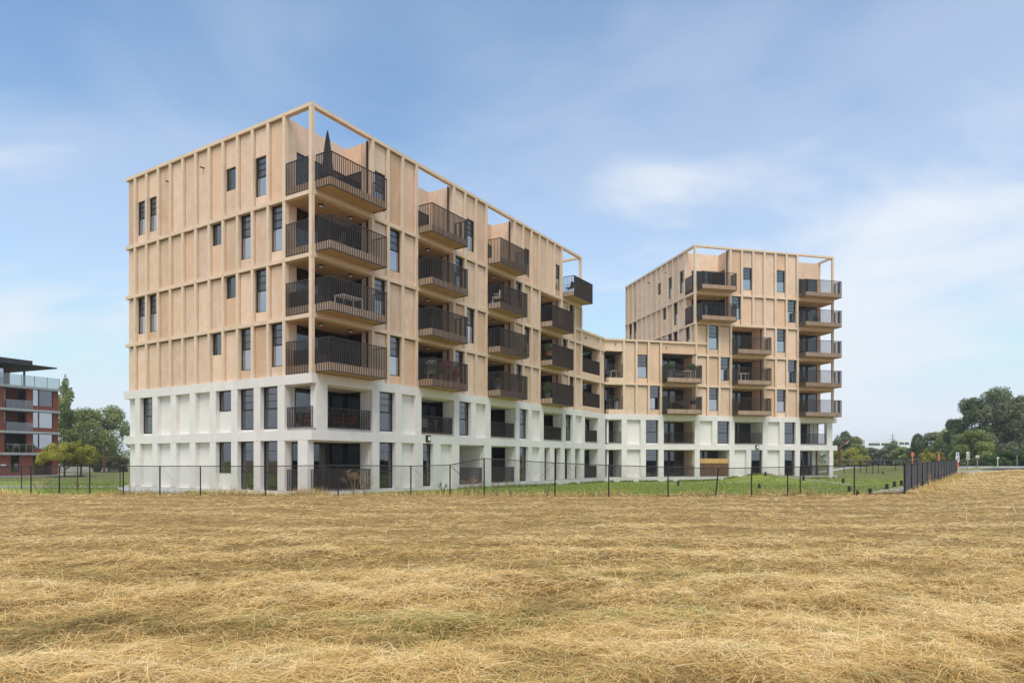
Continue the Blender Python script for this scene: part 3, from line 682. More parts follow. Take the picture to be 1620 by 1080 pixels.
# white base of D
for cs, zz0, zz1, pat in (([-7.35, -5.4, -3.53], B1, B2 - .5, ['B', 'W']), ([.33, 2.26, 4.17], B1, B2 - .5, ['B', 'W']), ([7.92, 9.87, 11.74], B1, B2 - .5, ['B', 'W']),
                          ([-7.35, -5.4, -3.53], PL, B1 - .5, ['B', 'D']), ([.33], PL, B1 - .5, []), ([4.15, 6.04, 7.9, 9.87, 11.7], PL, B1 - .5, ['B', 'D', 'B', 'D'])):
    white_floor(FD, cs, zz0, zz1, pat)
FD.box('column', 15.2, 15.85, .006, .42, B1, B2 - .5, M['white'], BLD); FD.box('column', 15.5, 15.95, .006, .42, PL, B1 - .5, M['white'], BLD)
FD.box('column', 15.2, 15.6, 2.0, 2.4, B1, B2 - .5, M['white'], BLD); FD.box('column', 15.0, 15.35, 2.0, 2.4, PL, B1 - .5, M['white'], BLD)
for a, b, kk in ((XI + .4, -7.62, 'kick_grey'), (-3.25, .05, 'kick_red'), (4.45, 7.64, 'kick_red'), (12.02, 15.2, 'kick_grey')):
    loggia(FD, a, b, B1, B2, 2.1, 'white', floor=.10, bt=.5, lamps=0, open_right=(a > 12))
    rail(FD, a + .02, b - .02, .16, B1 + .17, B1 + 1.2, kick=(B1 + .004, B1 + .17, kk))
for a, b in ((XI + .4, -7.62), (-3.25, .05), (.6, 3.87), (12.0, 15.5)):
    loggia(FD, a, b, PL - .05, B1, 2.1, 'white', floor=.06, bt=.5, lamps=0, open_right=(a > 11))
    if a > 3 or a < 0: rail(FD, a + .02, b - .02, .16, PL + .02, PL + 1.1)
# timber screen across one ground-floor opening
scr = FD.box('timber_screen', .62, 3.86, .24, .28, PL + .01, PL + 1.75, M['wood_dark'], BLD)
for k in range(24): FD.box('board', .62 + 3.24 * k / 24, .62 + 3.24 * (k + .93) / 24, .20, .239, PL + .02, PL + 1.28, M['wood_dark'], scr)
for k in range(24): FD.box('board', .62 + 3.24 * k / 24, .62 + 3.24 * (k + .95) / 24, .185, .238, PL + 1.30, PL + 1.76, M['wood_yellow'], scr)
bxD = [-9.32, -7.35, -5.4, -3.53, .33, 2.26, 4.15, 6.04, 7.9, 9.87, 11.74, 16.45]
band(FD, bxD, B2 - .502, B2 - .002, y0=.001); band(FD, bxD, B1 - .502, B1 - .002, y0=.001)
FD.box('plinth', -9.32, 16.45, .021, .5, -1.2, PL, M['white'], BLD)
FD.box('base_band', 16.0, 16.449, .43, 16.0, B2 - .5, B2, M['white'], BLD); FD.box('base_band', 16.0, 16.449, .43, 16.0, B1 - .5, B1, M['white'], BLD); FD.box('plinth', 16.0, 16.449, .51, 16.0, -1.2, PL, M['white'], BLD)
wall_lamp(FD, 6.95, B1 - .2)
# tower's left side
lt = [LT - 2.08 - 1.24 * k for k in range(11, -1, -1)]
for z0, z1, p, hd in ((L4, T5, {9: 'S', 10: 'T', 1: 'T', 2: 'T'}, None), (T5, T6, {1: 'T', 2: 'T', 8: 'S', 10: 'T'}, None), (T6, RT, {7: 'S', 9: 'T', 11: 'T'}, 2.75)):
    bt = .18 if z1 == RT else .2
    ln = [.12] + lt + ([LT - .84] if z0 == L4 else [])
    if z0 == L4: p = dict(p); p[12] = 'T'
    tan_bays(FT, ln, z0, z1, p, hd, ends=(0, 1), bt=bt)
    beam(FT, [.0] + lt + [LT - YS], z1, th=bt)
    if z0 == L4: FT.box('facade_panel', LT - .84, LT - .16, YP, .34, z0, z1 - .2, M['tan'], BLD)
    FT.box('loggia_wall', lt[-1] - .1, lt[-1] + .05, .33, .85, z0 + .01, z1 - .26, M['tan'], BLD) if z0 != L4 else None
for dz, x in ((3.4, 6.4), (3.4, 10.6)): FT.mb('scupper', MB().tube([(x, .2, T6 + dz), (x, -.05, T6 + dz)], .06, 8), M['corten'], BLD)
# roof-terrace railing on the wing, roofs, slabs, unseen rear walls
rail(FD, -3.2, -.6, 1.6, ROOF_MID - .2, ROOF_MID + .42)
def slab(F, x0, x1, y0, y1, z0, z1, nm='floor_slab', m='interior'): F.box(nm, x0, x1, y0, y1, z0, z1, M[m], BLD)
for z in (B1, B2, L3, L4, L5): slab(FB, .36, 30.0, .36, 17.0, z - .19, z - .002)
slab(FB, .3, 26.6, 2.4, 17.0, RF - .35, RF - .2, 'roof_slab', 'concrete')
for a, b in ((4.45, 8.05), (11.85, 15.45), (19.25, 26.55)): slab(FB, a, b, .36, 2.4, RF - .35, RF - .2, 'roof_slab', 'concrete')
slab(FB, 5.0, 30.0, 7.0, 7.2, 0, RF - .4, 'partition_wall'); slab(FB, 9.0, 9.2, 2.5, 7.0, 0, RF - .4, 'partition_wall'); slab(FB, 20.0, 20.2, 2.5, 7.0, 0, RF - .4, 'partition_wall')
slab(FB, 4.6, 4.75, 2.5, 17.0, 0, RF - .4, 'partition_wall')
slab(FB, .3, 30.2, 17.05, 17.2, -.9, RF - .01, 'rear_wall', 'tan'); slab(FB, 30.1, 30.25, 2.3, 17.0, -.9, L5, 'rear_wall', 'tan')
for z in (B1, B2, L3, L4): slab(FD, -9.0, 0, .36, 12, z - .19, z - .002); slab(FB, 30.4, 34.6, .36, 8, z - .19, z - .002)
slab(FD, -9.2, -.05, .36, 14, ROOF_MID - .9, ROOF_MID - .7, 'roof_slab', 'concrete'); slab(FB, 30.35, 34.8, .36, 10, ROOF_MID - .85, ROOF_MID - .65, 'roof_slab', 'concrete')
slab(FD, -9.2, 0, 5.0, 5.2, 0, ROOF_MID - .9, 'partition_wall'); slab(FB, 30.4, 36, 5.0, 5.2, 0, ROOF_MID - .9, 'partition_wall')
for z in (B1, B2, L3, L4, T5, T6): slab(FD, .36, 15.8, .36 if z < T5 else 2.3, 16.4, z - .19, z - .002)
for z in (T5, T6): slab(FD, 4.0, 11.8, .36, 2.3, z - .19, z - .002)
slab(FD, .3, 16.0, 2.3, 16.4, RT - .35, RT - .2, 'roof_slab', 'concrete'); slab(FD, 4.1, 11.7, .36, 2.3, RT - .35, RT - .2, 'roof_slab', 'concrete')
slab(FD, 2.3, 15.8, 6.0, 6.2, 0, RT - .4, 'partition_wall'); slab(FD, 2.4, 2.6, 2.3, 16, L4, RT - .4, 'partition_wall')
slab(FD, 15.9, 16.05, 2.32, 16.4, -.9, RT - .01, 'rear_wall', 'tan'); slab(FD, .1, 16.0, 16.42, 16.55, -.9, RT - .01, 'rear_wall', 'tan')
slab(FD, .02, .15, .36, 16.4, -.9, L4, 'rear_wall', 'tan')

# ------------------------------------------------------------------ placing by sight line on the terrain
def ground_hit(px, py):
    a, b = (px - 810) / FPX, (py - HZ) / FPX
    ys = np.arange(4, 250, .05); zr = EYE - b * ys; zt = hgt(a * ys, ys)
    k = int(np.argmax(zr <= zt)); return (a * ys[k], ys[k], float(zt[k]))
def gz(x, y): return float(hgt(x, y))

# ------------------------------------------------------------------ roads, paths, kerbs
def strip(name, pts, wd, mat, dz=.012, th=.0, step=.7):
    """a ribbon laid on the terrain"""
    P = [Vector((p[0], p[1], 0)) for p in pts]; out = []
    for a, b in zip(P[:-1], P[1:]):
        n = max(1, int((b - a).length / step))
        for k in range(n): out.append(a.lerp(b, k / n))
    out.append(P[-1]); v = []; f = []
    for k, p in enumerate(out):
        d = (out[min(k + 1, len(out) - 1)] - out[max(k - 1, 0)]).normalized(); nrm = Vector((-d.y, d.x, 0)) * wd / 2
        for q_ in (p - nrm, p, p + nrm): v.append((q_.x, q_.y, max(gz(q_.x, q_.y), gz(p.x, p.y)) + dz))
    for k in range(len(out) - 1):
        for c in (0, 1): f.append((3 * k + c, 3 * k + c + 1, 3 * k + c + 4, 3 * k + c + 3))
    o = mesh_obj(name, v, f, mat); o['kind'] = 'structure'; return o
dv = Vector((SCR1[0] - SCR0[0], SCR1[1] - SCR0[1])).normalized(); nv = Vector((-dv.y, dv.x))
strip('path', [(SCR0[0] + nv.x * 1.5 + dv.x * 1.6, SCR0[1] + nv.y * 1.5 + dv.y * 1.6), (SCR1[0] + nv.x * 1.5, SCR1[1] + nv.y * 1.5)], 1.7, M['concrete'], .03)
strip('garden_path', [(24.8, 65.2), (27.5, 58), (27.5, 48), (26.6, 44.6)], .5, M['concrete'], .03)
strip('garden_path', [(16, 40.2), (22, 41.5), (26, 42.5)], .4, M['concrete'], .03)
strip('garden_path', [(10, 60), (14, 58.4), (21, 61)], .4, M['concrete'], .03)
strip('gravel_path', [(-60, 52), (-40, 49.5), (-24, 48.5)], 2.2, M['concrete'], .02)
strip('gravel_path', [(34, 98), (60, 100), (90, 96)], 3.0, M['concrete'], .02)
strip('road', [(50, 69.5), (60, 70), (200, 70)], 4.0, M['asphalt'], .03)
strip('road', [(60, 168), (120, 166), (300, 160)], 7.0, M['asphalt'], .03)
def kerb_run(name, x0, x1, y0, y1, z0, z1, n, lab):
    e = empty(name, (x0, y0, 0)); tag(e, kind='structure')
    for k in range(n):
        L = (x1 - x0) / n; o = mesh_obj('kerb_stone', boxv(L * k + .01, L * (k + 1) - .01, 0, y1 - y0, z0, z1), BF, M['concrete'], e)
kerb_run('kerb', 42.2, 66.2, 65.3, 65.7, .2, .66, 12, '')
kerb_run('kerb', 44.0, 74.0, 74.4, 74.8, .4, .98, 12, '')
tag(mesh_obj('paving_slab', [(x, y, z) for z in (-.35, -.03) for x, y in ((gpx(186, 41.5), 41.5), (gpx(196, 36.6), 36.6), (gpx(292, 35.4), 35.4), (gpx(300, 37.6), 37.6))], [(3, 2, 1, 0), (4, 5, 6, 7), (0, 1, 5, 4), (1, 2, 6, 5), (2, 3, 7, 6), (3, 0, 4, 7)], M['grey_slab']), 'grey paved terrace slab at the foot of the building', 'slab')

# ------------------------------------------------------------------ fences
def chain_mesh(p0, p1, z00, z01, z10, z11, pitch=.065, t=.0026):
    """diagonal wires of a chain-link panel between two posts"""
    p0 = Vector(p0); p1 = Vector(p1); L = (p1 - p0).length; d = (p1 - p0) / L; n = Vector((-d.y, d.x))
    V = []; Fc = []; H = max(z10 - z00, z11 - z01)
    def zlo(u): return z00 + (z01 - z00) * u / L
    def zhi(u): return z10 + (z11 - z10) * u / L
    for sgn in (1, -1):
        k = -H if sgn > 0 else 0
        while k < (L if sgn > 0 else L + H):
            ua, ub = (max(k, 0), min(k + H, L)) if sgn > 0 else (max(k - H, 0), min(k, L))
            if ub - ua > .02:
                za = zlo(0) + ((ua - k) if sgn > 0 else (k - ua)); zb = zlo(0) + ((ub - k) if sgn > 0 else (k - ub))
                za = min(max(za, zlo(ua)), zhi(ua)); zb = min(max(zb, zlo(ub)), zhi(ub))
                b = len(V); off = n * (.004 * sgn)
                for (u, z) in ((ua, za), (ub, zb)):
                    q_ = p0 + d * u + off
                    V += [(q_.x - d.x * t, q_.y - d.y * t, z - t), (q_.x + d.x * t, q_.y + d.y * t, z - t * .2), (q_.x + n.x * t * 1.5, q_.y + n.y * t * 1.5, z + t)]
                Fc += [(b, b + 1, b + 4, b + 3), (b + 1, b + 2, b + 5, b + 4), (b + 2, b, b + 3, b + 5)]
            k += pitch
    return V, Fc
def fence(name, label, posts, mesh=True, r=.03, ry=.02, pitch=.065, mat=None, lean=None, group=None):
    x0, y0, _ = posts[0]; e = empty(name, (x0, y0, 0)); tag(e, label, 'fence', group); mat = mat or M['black']
    for k, (x, y, zt) in enumerate(posts):
        zb = gz(x, y) - .15; dx = (lean or {}).get(k, 0)
        MB().tube([(x - x0 - dx, y - y0, zb), (x - x0, y - y0, zt + .02)], r, 8).build('post', mat, e)
    for a, b in zip(posts[:-1], posts[1:]):
        MB().tube([(a[0] - x0, a[1] - y0 - .0, a[2]), (b[0] - x0, b[1] - y0 - .0, b[2])], ry, 6).build('top_rail', mat, e)
        if mesh:
            V, Fc = chain_mesh((a[0] - x0, a[1] - y0), (b[0] - x0, b[1] - y0), gz(a[0], a[1]), gz(b[0], b[1]), a[2] - .02, b[2] - .02, pitch)
            o = mesh_obj('wire_mesh', V, Fc, M['wire'], e); o['kind'] = 'stuff'
    return e
fp = [(-60, 33, 737), (-5, 32.4, 737), (49, 32, 737), (94, 31.5, 737), (142, 31, 737), (195, 30.6, 737), (253, 30.4, 737), (317, 30.3, 737), (420, 30.2, 737), (535, 30, 735.5), (650, 30, 736.7), (712, 30, 735),
      (766, 29.8, 724.7), (878, 30, 731.8), (963, 30, 735.5), (1057, 30, 738.5), (1137, 30, 740.5), (1189, 30, 739.5), (1246, 30, 738.5), (1266, 30, 738), (1351.6, 30.1, 736.5), (1431.7, 30.3, 733.8)]
fence('chain_link_fence', 'long low black chain link fence between dry field and apartment building', [(gpx(p, y), y, EYE - (q_ - HZ) / FPX * y) for p, y, q_ in fp], lean={16: .16})
fence('chain_link_fence', 'short black post fence behind the long one, beside the brick apartment block', [(gpx(p, y), y, EYE - (737 - HZ) / FPX * y) for p, y in ((-30, 43), (34, 43), (123, 42.5), (190, 42))], pitch=.09)
fence('railing_fence', 'dark post and rail fence beyond the lawn near the parked car', [(gpx(p, y), y, EYE - (729 - HZ) / FPX * y) for p, y in ((1335, 90), (1361, 88), (1371, 86), (1381, 84), (1389.6, 84), (1417, 84), (1470, 84))], pitch=.16, r=.045)
fence('wire_fence', 'tall thin wire fence in front of the distant woodland', [(gpx(p, 128), 128, EYE - (727 - HZ) / FPX * 128) for p in (1318, 1345, 1372, 1399, 1426, 1453, 1480, 1500)], pitch=.14, r=.05, mat=M['galv'])
fence('roadside_fence', 'dark rail fence along the road at the far right', [(gpx(p, 75.5), 75.5, 1.68) for p in (1500, 1532, 1556, 1585, 1622, 1660)], pitch=.11, r=.04)
# fence with dark screening fabric
e = empty('screened_fence', (SCR0[0], SCR0[1], 0)); tag(e, 'fence covered with dark screening fabric running back along the lawn', 'fence')
npan = 15; Ls = math.hypot(SCR1[0] - SCR0[0], SCR1[1] - SCR0[1])
for k in range(npan + 1):
    f = k / npan; x, y = dv.x * Ls * f, dv.y * Ls * f; zt = 1.47 + .17 * f; zb = gz(SCR0[0] + x, SCR0[1] + y) - .25
    MB().tube([(x, y, zb), (x, y, zt + .03)], .04, 8).build('post', M['black'], e)
    if k < npan:
        L = Ls / npan; V = []; Fc = []; nn = 10
        for q_ in range(nn + 1):
            g = (k + (q_ * .985 + .07) / nn) / npan; X_, Y_ = dv.x * Ls * g, dv.y * Ls * g
            bul = .02 * math.sin(q_ * 1.9 + k * 2.1) - .03; zt_ = 1.47 + .17 * g; zb_ = gz(SCR0[0] + X_, SCR0[1] + Y_) - .1
            for dd in (0, .012):
                V += [(X_ - nv.x * (bul + dd), Y_ - nv.y * (bul + dd), zb_), (X_ - nv.x * (bul * .4 + dd), Y_ - nv.y * (bul * .4 + dd), zt_)]
        for q_ in range(nn):
            a = 4 * q_; Fc += [(a, a + 4, a + 5, a + 1), (a + 2, a + 3, a + 7, a + 6), (a + 1, a + 5, a + 7, a + 3)]
        mesh_obj('screen_panel', V, Fc, M['screen'], e)
MB().tube([(0, 0, 1.47), (dv.x * Ls, dv.y * Ls, 1.64)], .025, 6).build('top_rail', M['black'], e)

# ------------------------------------------------------------------ small site furniture
desc = {979.7: 'beside the inner corner of the white base', 1073: 'in front of the timber screened opening', 1201: 'in the middle of the lawn below the dark door', 1211: 'next to the dark entrance door', 1271: 'beside the right end of the white base',
        1333.7: 'behind the path edge right of the building', 1343.3: 'in front of its neighbour right of the building', 1356.6: 'almost hidden by the dry field edge', 1376.6: 'low at the field edge near the paved path', 1403: 'first of three beside the screened fence', 1415: 'middle of three beside the screened fence', 1426: 'last of three beside the screened fence', 1397: 'far off, beyond the lawn in front of the car'}
for (px, pb, ph) in ((979.7, 761, 8), (1073, 768, 8), (1201, 773, 8), (1211, 752.5, 6.5), (1271, 759.5, 7.5), (1333.7, 764, 7.5), (1343.3, 778, 9), (1356.6, 784, 8), (1376.6, 781, 9), (1403, 774.5, 9.5), (1415, 770.5, 9), (1426, 767.5, 8), (1397, 749.5, 4)):
    x, y, z = ground_hit(px, pb); h = ph * y / FPX; r = min(.11, h * .2)
    b = empty('bollard_light', (x, y, z)); tag(b, 'small dark square bollard light ' + desc[px], 'bollard', 'bollard lights on the lawn')
    MB().box(-r, r, -r, r, -.1, h * .72).build('body', M['black'], b)
    MB().box(-r * .8, r * .8, -r * .8, r * .8, h * .72, h * .86).build('lens', M['charcoal'], b)
    MB().box(-r, r, -r, r, h * .86, h).build('cap', M['black'], b)
def bent_pole(px, pys, Y, lab, lean):
    x = gpx(px, Y); z = gz(x, Y); s_ = Y / FPX
    zb = (HZ - pys[1]) * s_ + EYE - z; zt = (HZ - pys[2]) * s_ + EYE - z
    e = empty('bent_lamp_pole', (x, Y, z)); tag(e, lab, 'lamp pole'); r = 2.0 * s_
    MB().tube([(0, 0, -.2), (0, 0, zb)], [r, r], 4).build('pole', M['corten'], e)
    MB().tube([(-r * .3, 0, zb - r * .6), (lean * s_, 0, zt)], [r * .95, r * .8], 4).build('arm', M['corten'], e)
    MB().tube([(lean * s_ * .55, -r * .3, zb + (zt - zb) * .55 - r * .95), (lean * s_ * .92, -r * .3, zb + (zt - zb) * .92 - r * .95)], r * .3, 4).build('light_strip', M['lampwhite'], e)
bent_pole(1327.5, (743, 709, 694), 115, 'bent rusty steel lamp pole right of the apartment building', 17)
bent_pole(165, (738, 716, 705), 112, 'bent rusty steel lamp pole beside the bramble hedge at left', 5.5)
def sign(px, Y, z0, parts, post, lab, cat='sign'):
    x = gpx(px, Y); zg = gz(x, Y); e = empty('road_sign', (x, Y, zg)); tag(e, lab, cat); s_ = Y / FPX
    top = max([EYE + (HZ - p[2]) * s_ for p in parts]) - zg
    MB().tube([(0, .05, -.2), (0, .05, top)], .045, 8).build('post', post, e)
    for (nm, x0, y0, x1, y1, m) in parts:
        MB().box((x0 - px) * s_, (x1 - px) * s_, 0, .03, EYE + (HZ - y1) * s_ - zg, EYE + (HZ - y0) * s_ - zg).build(nm, m, e)
    return e, s_, zg
SG = M['signwhite']
e, s_, zg = sign(1515, 73, 0, [('plate', 1512.5, 715, 1517.3, 720.8, SG), ('plate', 1512, 721, 1518, 730.5, SG), ('base_panel', 1513.6, 731, 1517, 738, M['orange'])], M['orange'], 'two white plates on an orange post by the screened fence end')
MB().box(-.05, .06, -.012, -.002, EYE + (HZ - 719.6) * s_ - zg, EYE + (HZ - 716.6) * s_ - zg).build('blue_symbol', M['signblue'], e)
MB().tube([(-.10, -.01, EYE + (HZ - 729) * s_ - zg), (.10, -.01, EYE + (HZ - 723.5) * s_ - zg)], .035, 4).build('dark_stripe', M['charcoal'], e)
e, s_, zg = sign(1531.5, 73.5, 0, [('plate', 1529, 714, 1534, 727, SG)], M['galv'], 'tall white plate with dark diagonal stripes beside the road')
for k in range(3): MB().tube([(-.12, -.01, EYE + (HZ - 717.5 - 3.6 * k) * s_ - zg - .12), (.12, -.01, EYE + (HZ - 717.5 - 3.6 * k) * s_ - zg + .08)], .03, 4).build('dark_stripe', M['charcoal'], e)
sign(1546.5, 74, 0, [('plate', 1543.8, 719.8, 1549.4, 723.4, SG)], M['galv'], 'small wide white plate on a thin grey pole by the road')
sign(1578.8, 74, 0, [('plate', 1577, 722.5, 1580.8, 725, SG)], M['signwhite'], 'small white topped marker post at the roadside fence')
sign(1609.5, 76, 0, [('signal_box', 1607, 712, 1612, 720, M['charcoal'])], M['galv'], 'dark box on a pole above the hedge at far right')
sign(1443.5, 100, 0, [('plate', 1441.5, 715, 1446, 721.5, M['orange']), ('plate', 1442.9, 722.5, 1444.6, 733, M['orange'])], M['orange'], 'orange marker post in front of the woodland left of the screened fence')
sign(1485.0, 100, 0, [('plate', 1484, 717.5, 1487, 728, M['orange']), ('dark_plate', 1481.5, 716.5, 1483.6, 728, M['charcoal'])], M['galv'], 'orange and dark marker post above the screened fence')

# ------------------------------------------------------------------ cars
def car(px, Y, lab, paint, rz, dz=0.0):
    x = gpx(px, Y); z = gz(x, Y) + dz; e = empty('parked_car', (x, Y, z), rz); tag(e, lab, 'car')
    W = .92; prof = [(-2.25, .35), (-2.3, .75), (-2.2, 1.0), (-1.95, 1.12), (-1.65, 1.55), (-1.1, 1.66), (.1, 1.66), (.9, 1.2), (1.1, 1.1), (2.0, .98), (2.25, .78), (2.28, .4)]
    v = []; n = len(prof)
    for yy, sc in ((-W, .0), (-W * .97, .0), (W * .97, 0), (W, 0)):
        for (a, b) in prof:
            k = .82 if b > 1.15 else 1.0; v.append((a, yy * k, b))
    f = [tuple(range(n))[::-1], tuple(3 * n + i_ for i_ in range(n))]
    for r_ in range(3):
        for i_ in range(n): j_ = (i_ + 1) % n; f.append((r_ * n + i_, r_ * n + j_, (r_ + 1) * n + j_, (r_ + 1) * n + i_))
    body = mesh_obj('body', v, f, paint, e)
    for sd in (-1, 1):
        for pts in ([(-1.75, 1.18), (-1.5, 1.5), (-.95, 1.58), (-.6, 1.58), (-.6, 1.16)], [(-.5, 1.16), (-.5, 1.58), (.05, 1.58), (.75, 1.16)]):
            q_ = [(a, sd * (W * .82 + .012 + (.0 if b > 1.17 else .012)), b) for a, b in pts]; mesh_obj('side_window', q_ + [(a, y_ - sd * .02, b) for a, y_, b in q_], [tuple(range(len(pts))), tuple(range(len(pts), 2 * len(pts)))[::-1]] + [(i_, (i_ + 1) % len(pts), len(pts) + (i_ + 1) % len(pts), len(pts) + i_) for i_ in range(len(pts))], M['darkglass'], e)
    for a in (-1.4, 1.38):
        for sd in (-1, 1):
            ty = MB().tube([(a, sd * .70, .33), (a, sd * .95, .33)], .33, 16).build('wheel', M['rubber'], e)
            MB().tube([(a, sd * .94, .33), (a, sd * .965, .33)], .2, 12).build('rim', M['galv'], ty)
    for sd in (-1, 1):
        MB().box(2.2, 2.29, sd * .62 - .16, sd * .62 + .16, .72, .86).build('headlight', M['lampwhite'], e)
        MB().box(-2.32, -2.22, sd * .68 - .12, sd * .68 + .12, .8, .95).build('tail_light', M['red'], e)
    MB().box(-2.335, -2.30, -.26, .26, .5, .62).build('number_plate', M['signwhite'], e)
    return e
car(1407, 165, 'dark sport utility car parked beyond the lawn, behind the dark post fence', M['carpaint'], R(172))
car(1617, 118, 'black car cut by the right edge of the photo, beside the road', M['carpaint'], R(10), -.15)
car(1521, 118, 'dark red car half hidden behind the signs by the screened fence', surface('dark_red_paint', (.09, .012, .012), (.13, .018, .016), 2, .25, spec=.6), R(80), -.1)

# ------------------------------------------------------------------ vegetation
def quad_cloud(cent, nrm, size, r_):
    """leaf quads: centre, facing, size arrays -> verts, quads"""
    n = len(cent); rv = r_.normal(size=(n, 3)); a = np.cross(nrm, rv); a /= np.linalg.norm(a, axis=1)[:, None] + 1e-9; b = np.cross(nrm, a)
    s1 = size[:, None]; s2 = (size * r_.uniform(.45, .8, n))[:, None]
    v = np.stack([cent - a * s1, cent - b * s2, cent + a * s1, cent + b * s2], 1).reshape(-1, 3)
    return v, np.arange(4 * n).reshape(-1, 4)
def crown_pts(r_, clumps, n):
    """points spread through ellipsoid clumps, denser to the outside"""
    vol = np.array([c[3] * c[4] * c[5] for c in clumps]) ** .75; idx = r_.choice(len(clumps), n, p=vol / vol.sum())
    c = np.array(clumps)[idx]; d = r_.normal(size=(n, 3)); d /= np.linalg.norm(d, axis=1)[:, None]
    rad = r_.uniform(0.25, 1.08, n) ** .45
    p = c[:, :3] + d * c[:, 3:6] * rad[:, None]; return p, d, idx
def tree(name, lab, px, Y, top_y, wpx, kind, mat, seed, n=4200, leaf=.19, trunk=.18, cat='tree', group=None, z_base=None, clear=.25):
    r_ = np.random.default_rng(seed); x = gpx(px, Y); zg = gz(x, Y) if z_base is None else z_base; s_ = Y / FPX
    H = (EYE + (HZ - top_y) * s_ - zg) * 1.03; Wd = wpx * s_ / 2
    e = empty(name, (x, Y, zg)); tag(e, lab, cat, group); cl = []
    if kind == 'poplar':
        for k in range(26):
            t = (k + .5) / 26; w_ = Wd * (math.sin(math.pi * (.10 + .86 * t)) ** .7) * (1.05 - .45 * t)
            a = r_.uniform(0, 6.28); cl.append((math.cos(a) * w_ * .45, math.sin(a) * w_ * .45, H * (.10 + .86 * t), w_ * .62, w_ * .62, H * .065))
    elif kind == 'umbrella':
        for k in range(34):
            a = r_.uniform(0, 6.28); rr = math.sqrt(r_.uniform(0, 1)) * .86; q_ = H * (.34 + .50 * (1 - .6 * rr ** 2) * r_.uniform(.15, 1.08))
            cl.append((math.cos(a) * rr * Wd, math.sin(a) * rr * Wd, q_, Wd * .20, Wd * .20, H * .10))
    elif kind == 'shrub':
        for k in range(26):
            a = r_.uniform(0, 6.28); rr = math.sqrt(r_.uniform(0, 1)) * .85; q_ = H * r_.uniform(.15, .82) * (1 - .45 * rr * rr)
            cl.append((math.cos(a) * rr * Wd, math.sin(a) * rr * Wd, q_, Wd * .25, Wd * .25, H * .16))
    else:
        nb = 46 if kind == 'big' else 32
        for k in range(nb):
            a = r_.uniform(0, 6.28); t = r_.uniform(clear, .93); prof = math.sin(math.pi * min(1, max(0, (t - clear + .16) / (1.12 - clear)))) ** .65
            rr = math.sqrt(r_.uniform(.05, 1)) * prof * .84; s0 = r_.uniform(.20, .31) * (1.0 if kind == 'big' else 1.1)
            cl.append((math.cos(a) * rr * Wd, math.sin(a) * rr * Wd, H * t, Wd * s0 * 1.15, Wd * s0 * 1.15, H * s0 * .42))
    n = int(n * 2.4); leaf = leaf * .85
    P, d, idx = crown_pts(r_, cl, n)
    ct = r_.uniform(0, .55, len(cl))[idx]
    nr = d * .5 + r_.normal(size=(n, 3)) * .6 + np.array([0, 0, .45]); nr /= np.linalg.norm(nr, axis=1)[:, None]
    sz = leaf * r_.uniform(.6, 1.35, n)
    v, q_ = quad_cloud(P, nr, sz, r_)
    v[:, 2] = np.maximum(v[:, 2], .02)
    tn = np.clip(ct + r_.uniform(0, .45, n), 0, 1)
    o = bpy.data.objects.new('crown', np_mesh('crown', v, q_, [mat], tint=np.repeat(tn, 4))); COL.objects.link(o); o.parent = e
    b = MB(); tw = max(trunk, H * .016)
    th = H * (.5 if kind != 'poplar' else .85)
    b.tube([(0, 0, -.2), (tw * .3, 0, th * .35), (-tw * .4, tw * .2, th * .7), (0, 0, th)], [tw * 1.25, tw, tw * .75, tw * .4], 8)
    for k in range(9 if kind != 'shrub' else 5):
        c = cl[int(r_.integers(len(cl)))]; z0 = th * r_.uniform(.35, .85)
        b.tube([(0, 0, z0), (c[0] * .5, c[1] * .5, z0 + (c[2] - z0) * .6), (c[0], c[1], c[2])], [tw * .5, tw * .32, tw * .1], 5)
    b.build('trunk', M['bark'], e); return e
LG, LD, LP, LY, LH = M['leaf_green'], M['leaf_dark'], M['leaf_pine'], M['leaf_yellow'], M['leaf_hedge']
# left of the building
tree('poplar_tree', 'tall narrow poplar beside the red brick building', 105, 122, 597, 46, 'poplar', LG, 11, 5200, .2)
tree('broadleaf_tree', 'round green tree directly right of the poplar', 137, 130, 650, 66, 'round', LG, 12, 5200, .2, clear=.1)
tree('broadleaf_tree', 'round green tree half hidden behind the left end of the building', 178, 132, 648, 72, 'round', LG, 13, 5200, .2, clear=.1)
tree('broadleaf_tree', 'lower dark tree between the poplar and the round trees', 118, 135, 672, 54, 'round', LD, 14, 3600, .2, clear=.05)
tree('umbrella_tree', 'low spreading yellow green tree in front of the brick building', 102, 82, 692, 76, 'umbrella', LY, 15, 6000, .105, trunk=.1)
tree('umbrella_tree', 'low spreading yellow green tree right of its twin, before the brambles', 128, 84, 694, 48, 'umbrella', LY, 16, 3600, .105, trunk=.1)
tree('bramble_hedge', 'rounded pale bramble thicket beside the bent pole', 172, 116, 711, 52, 'shrub', M['leaf_bramble'], 17, 4200, .16, cat='bush')
tree('bramble_hedge', 'small dark thicket at the foot of the round trees', 152, 122, 716, 40, 'shrub', LD, 18, 2600, .16, cat='bush')
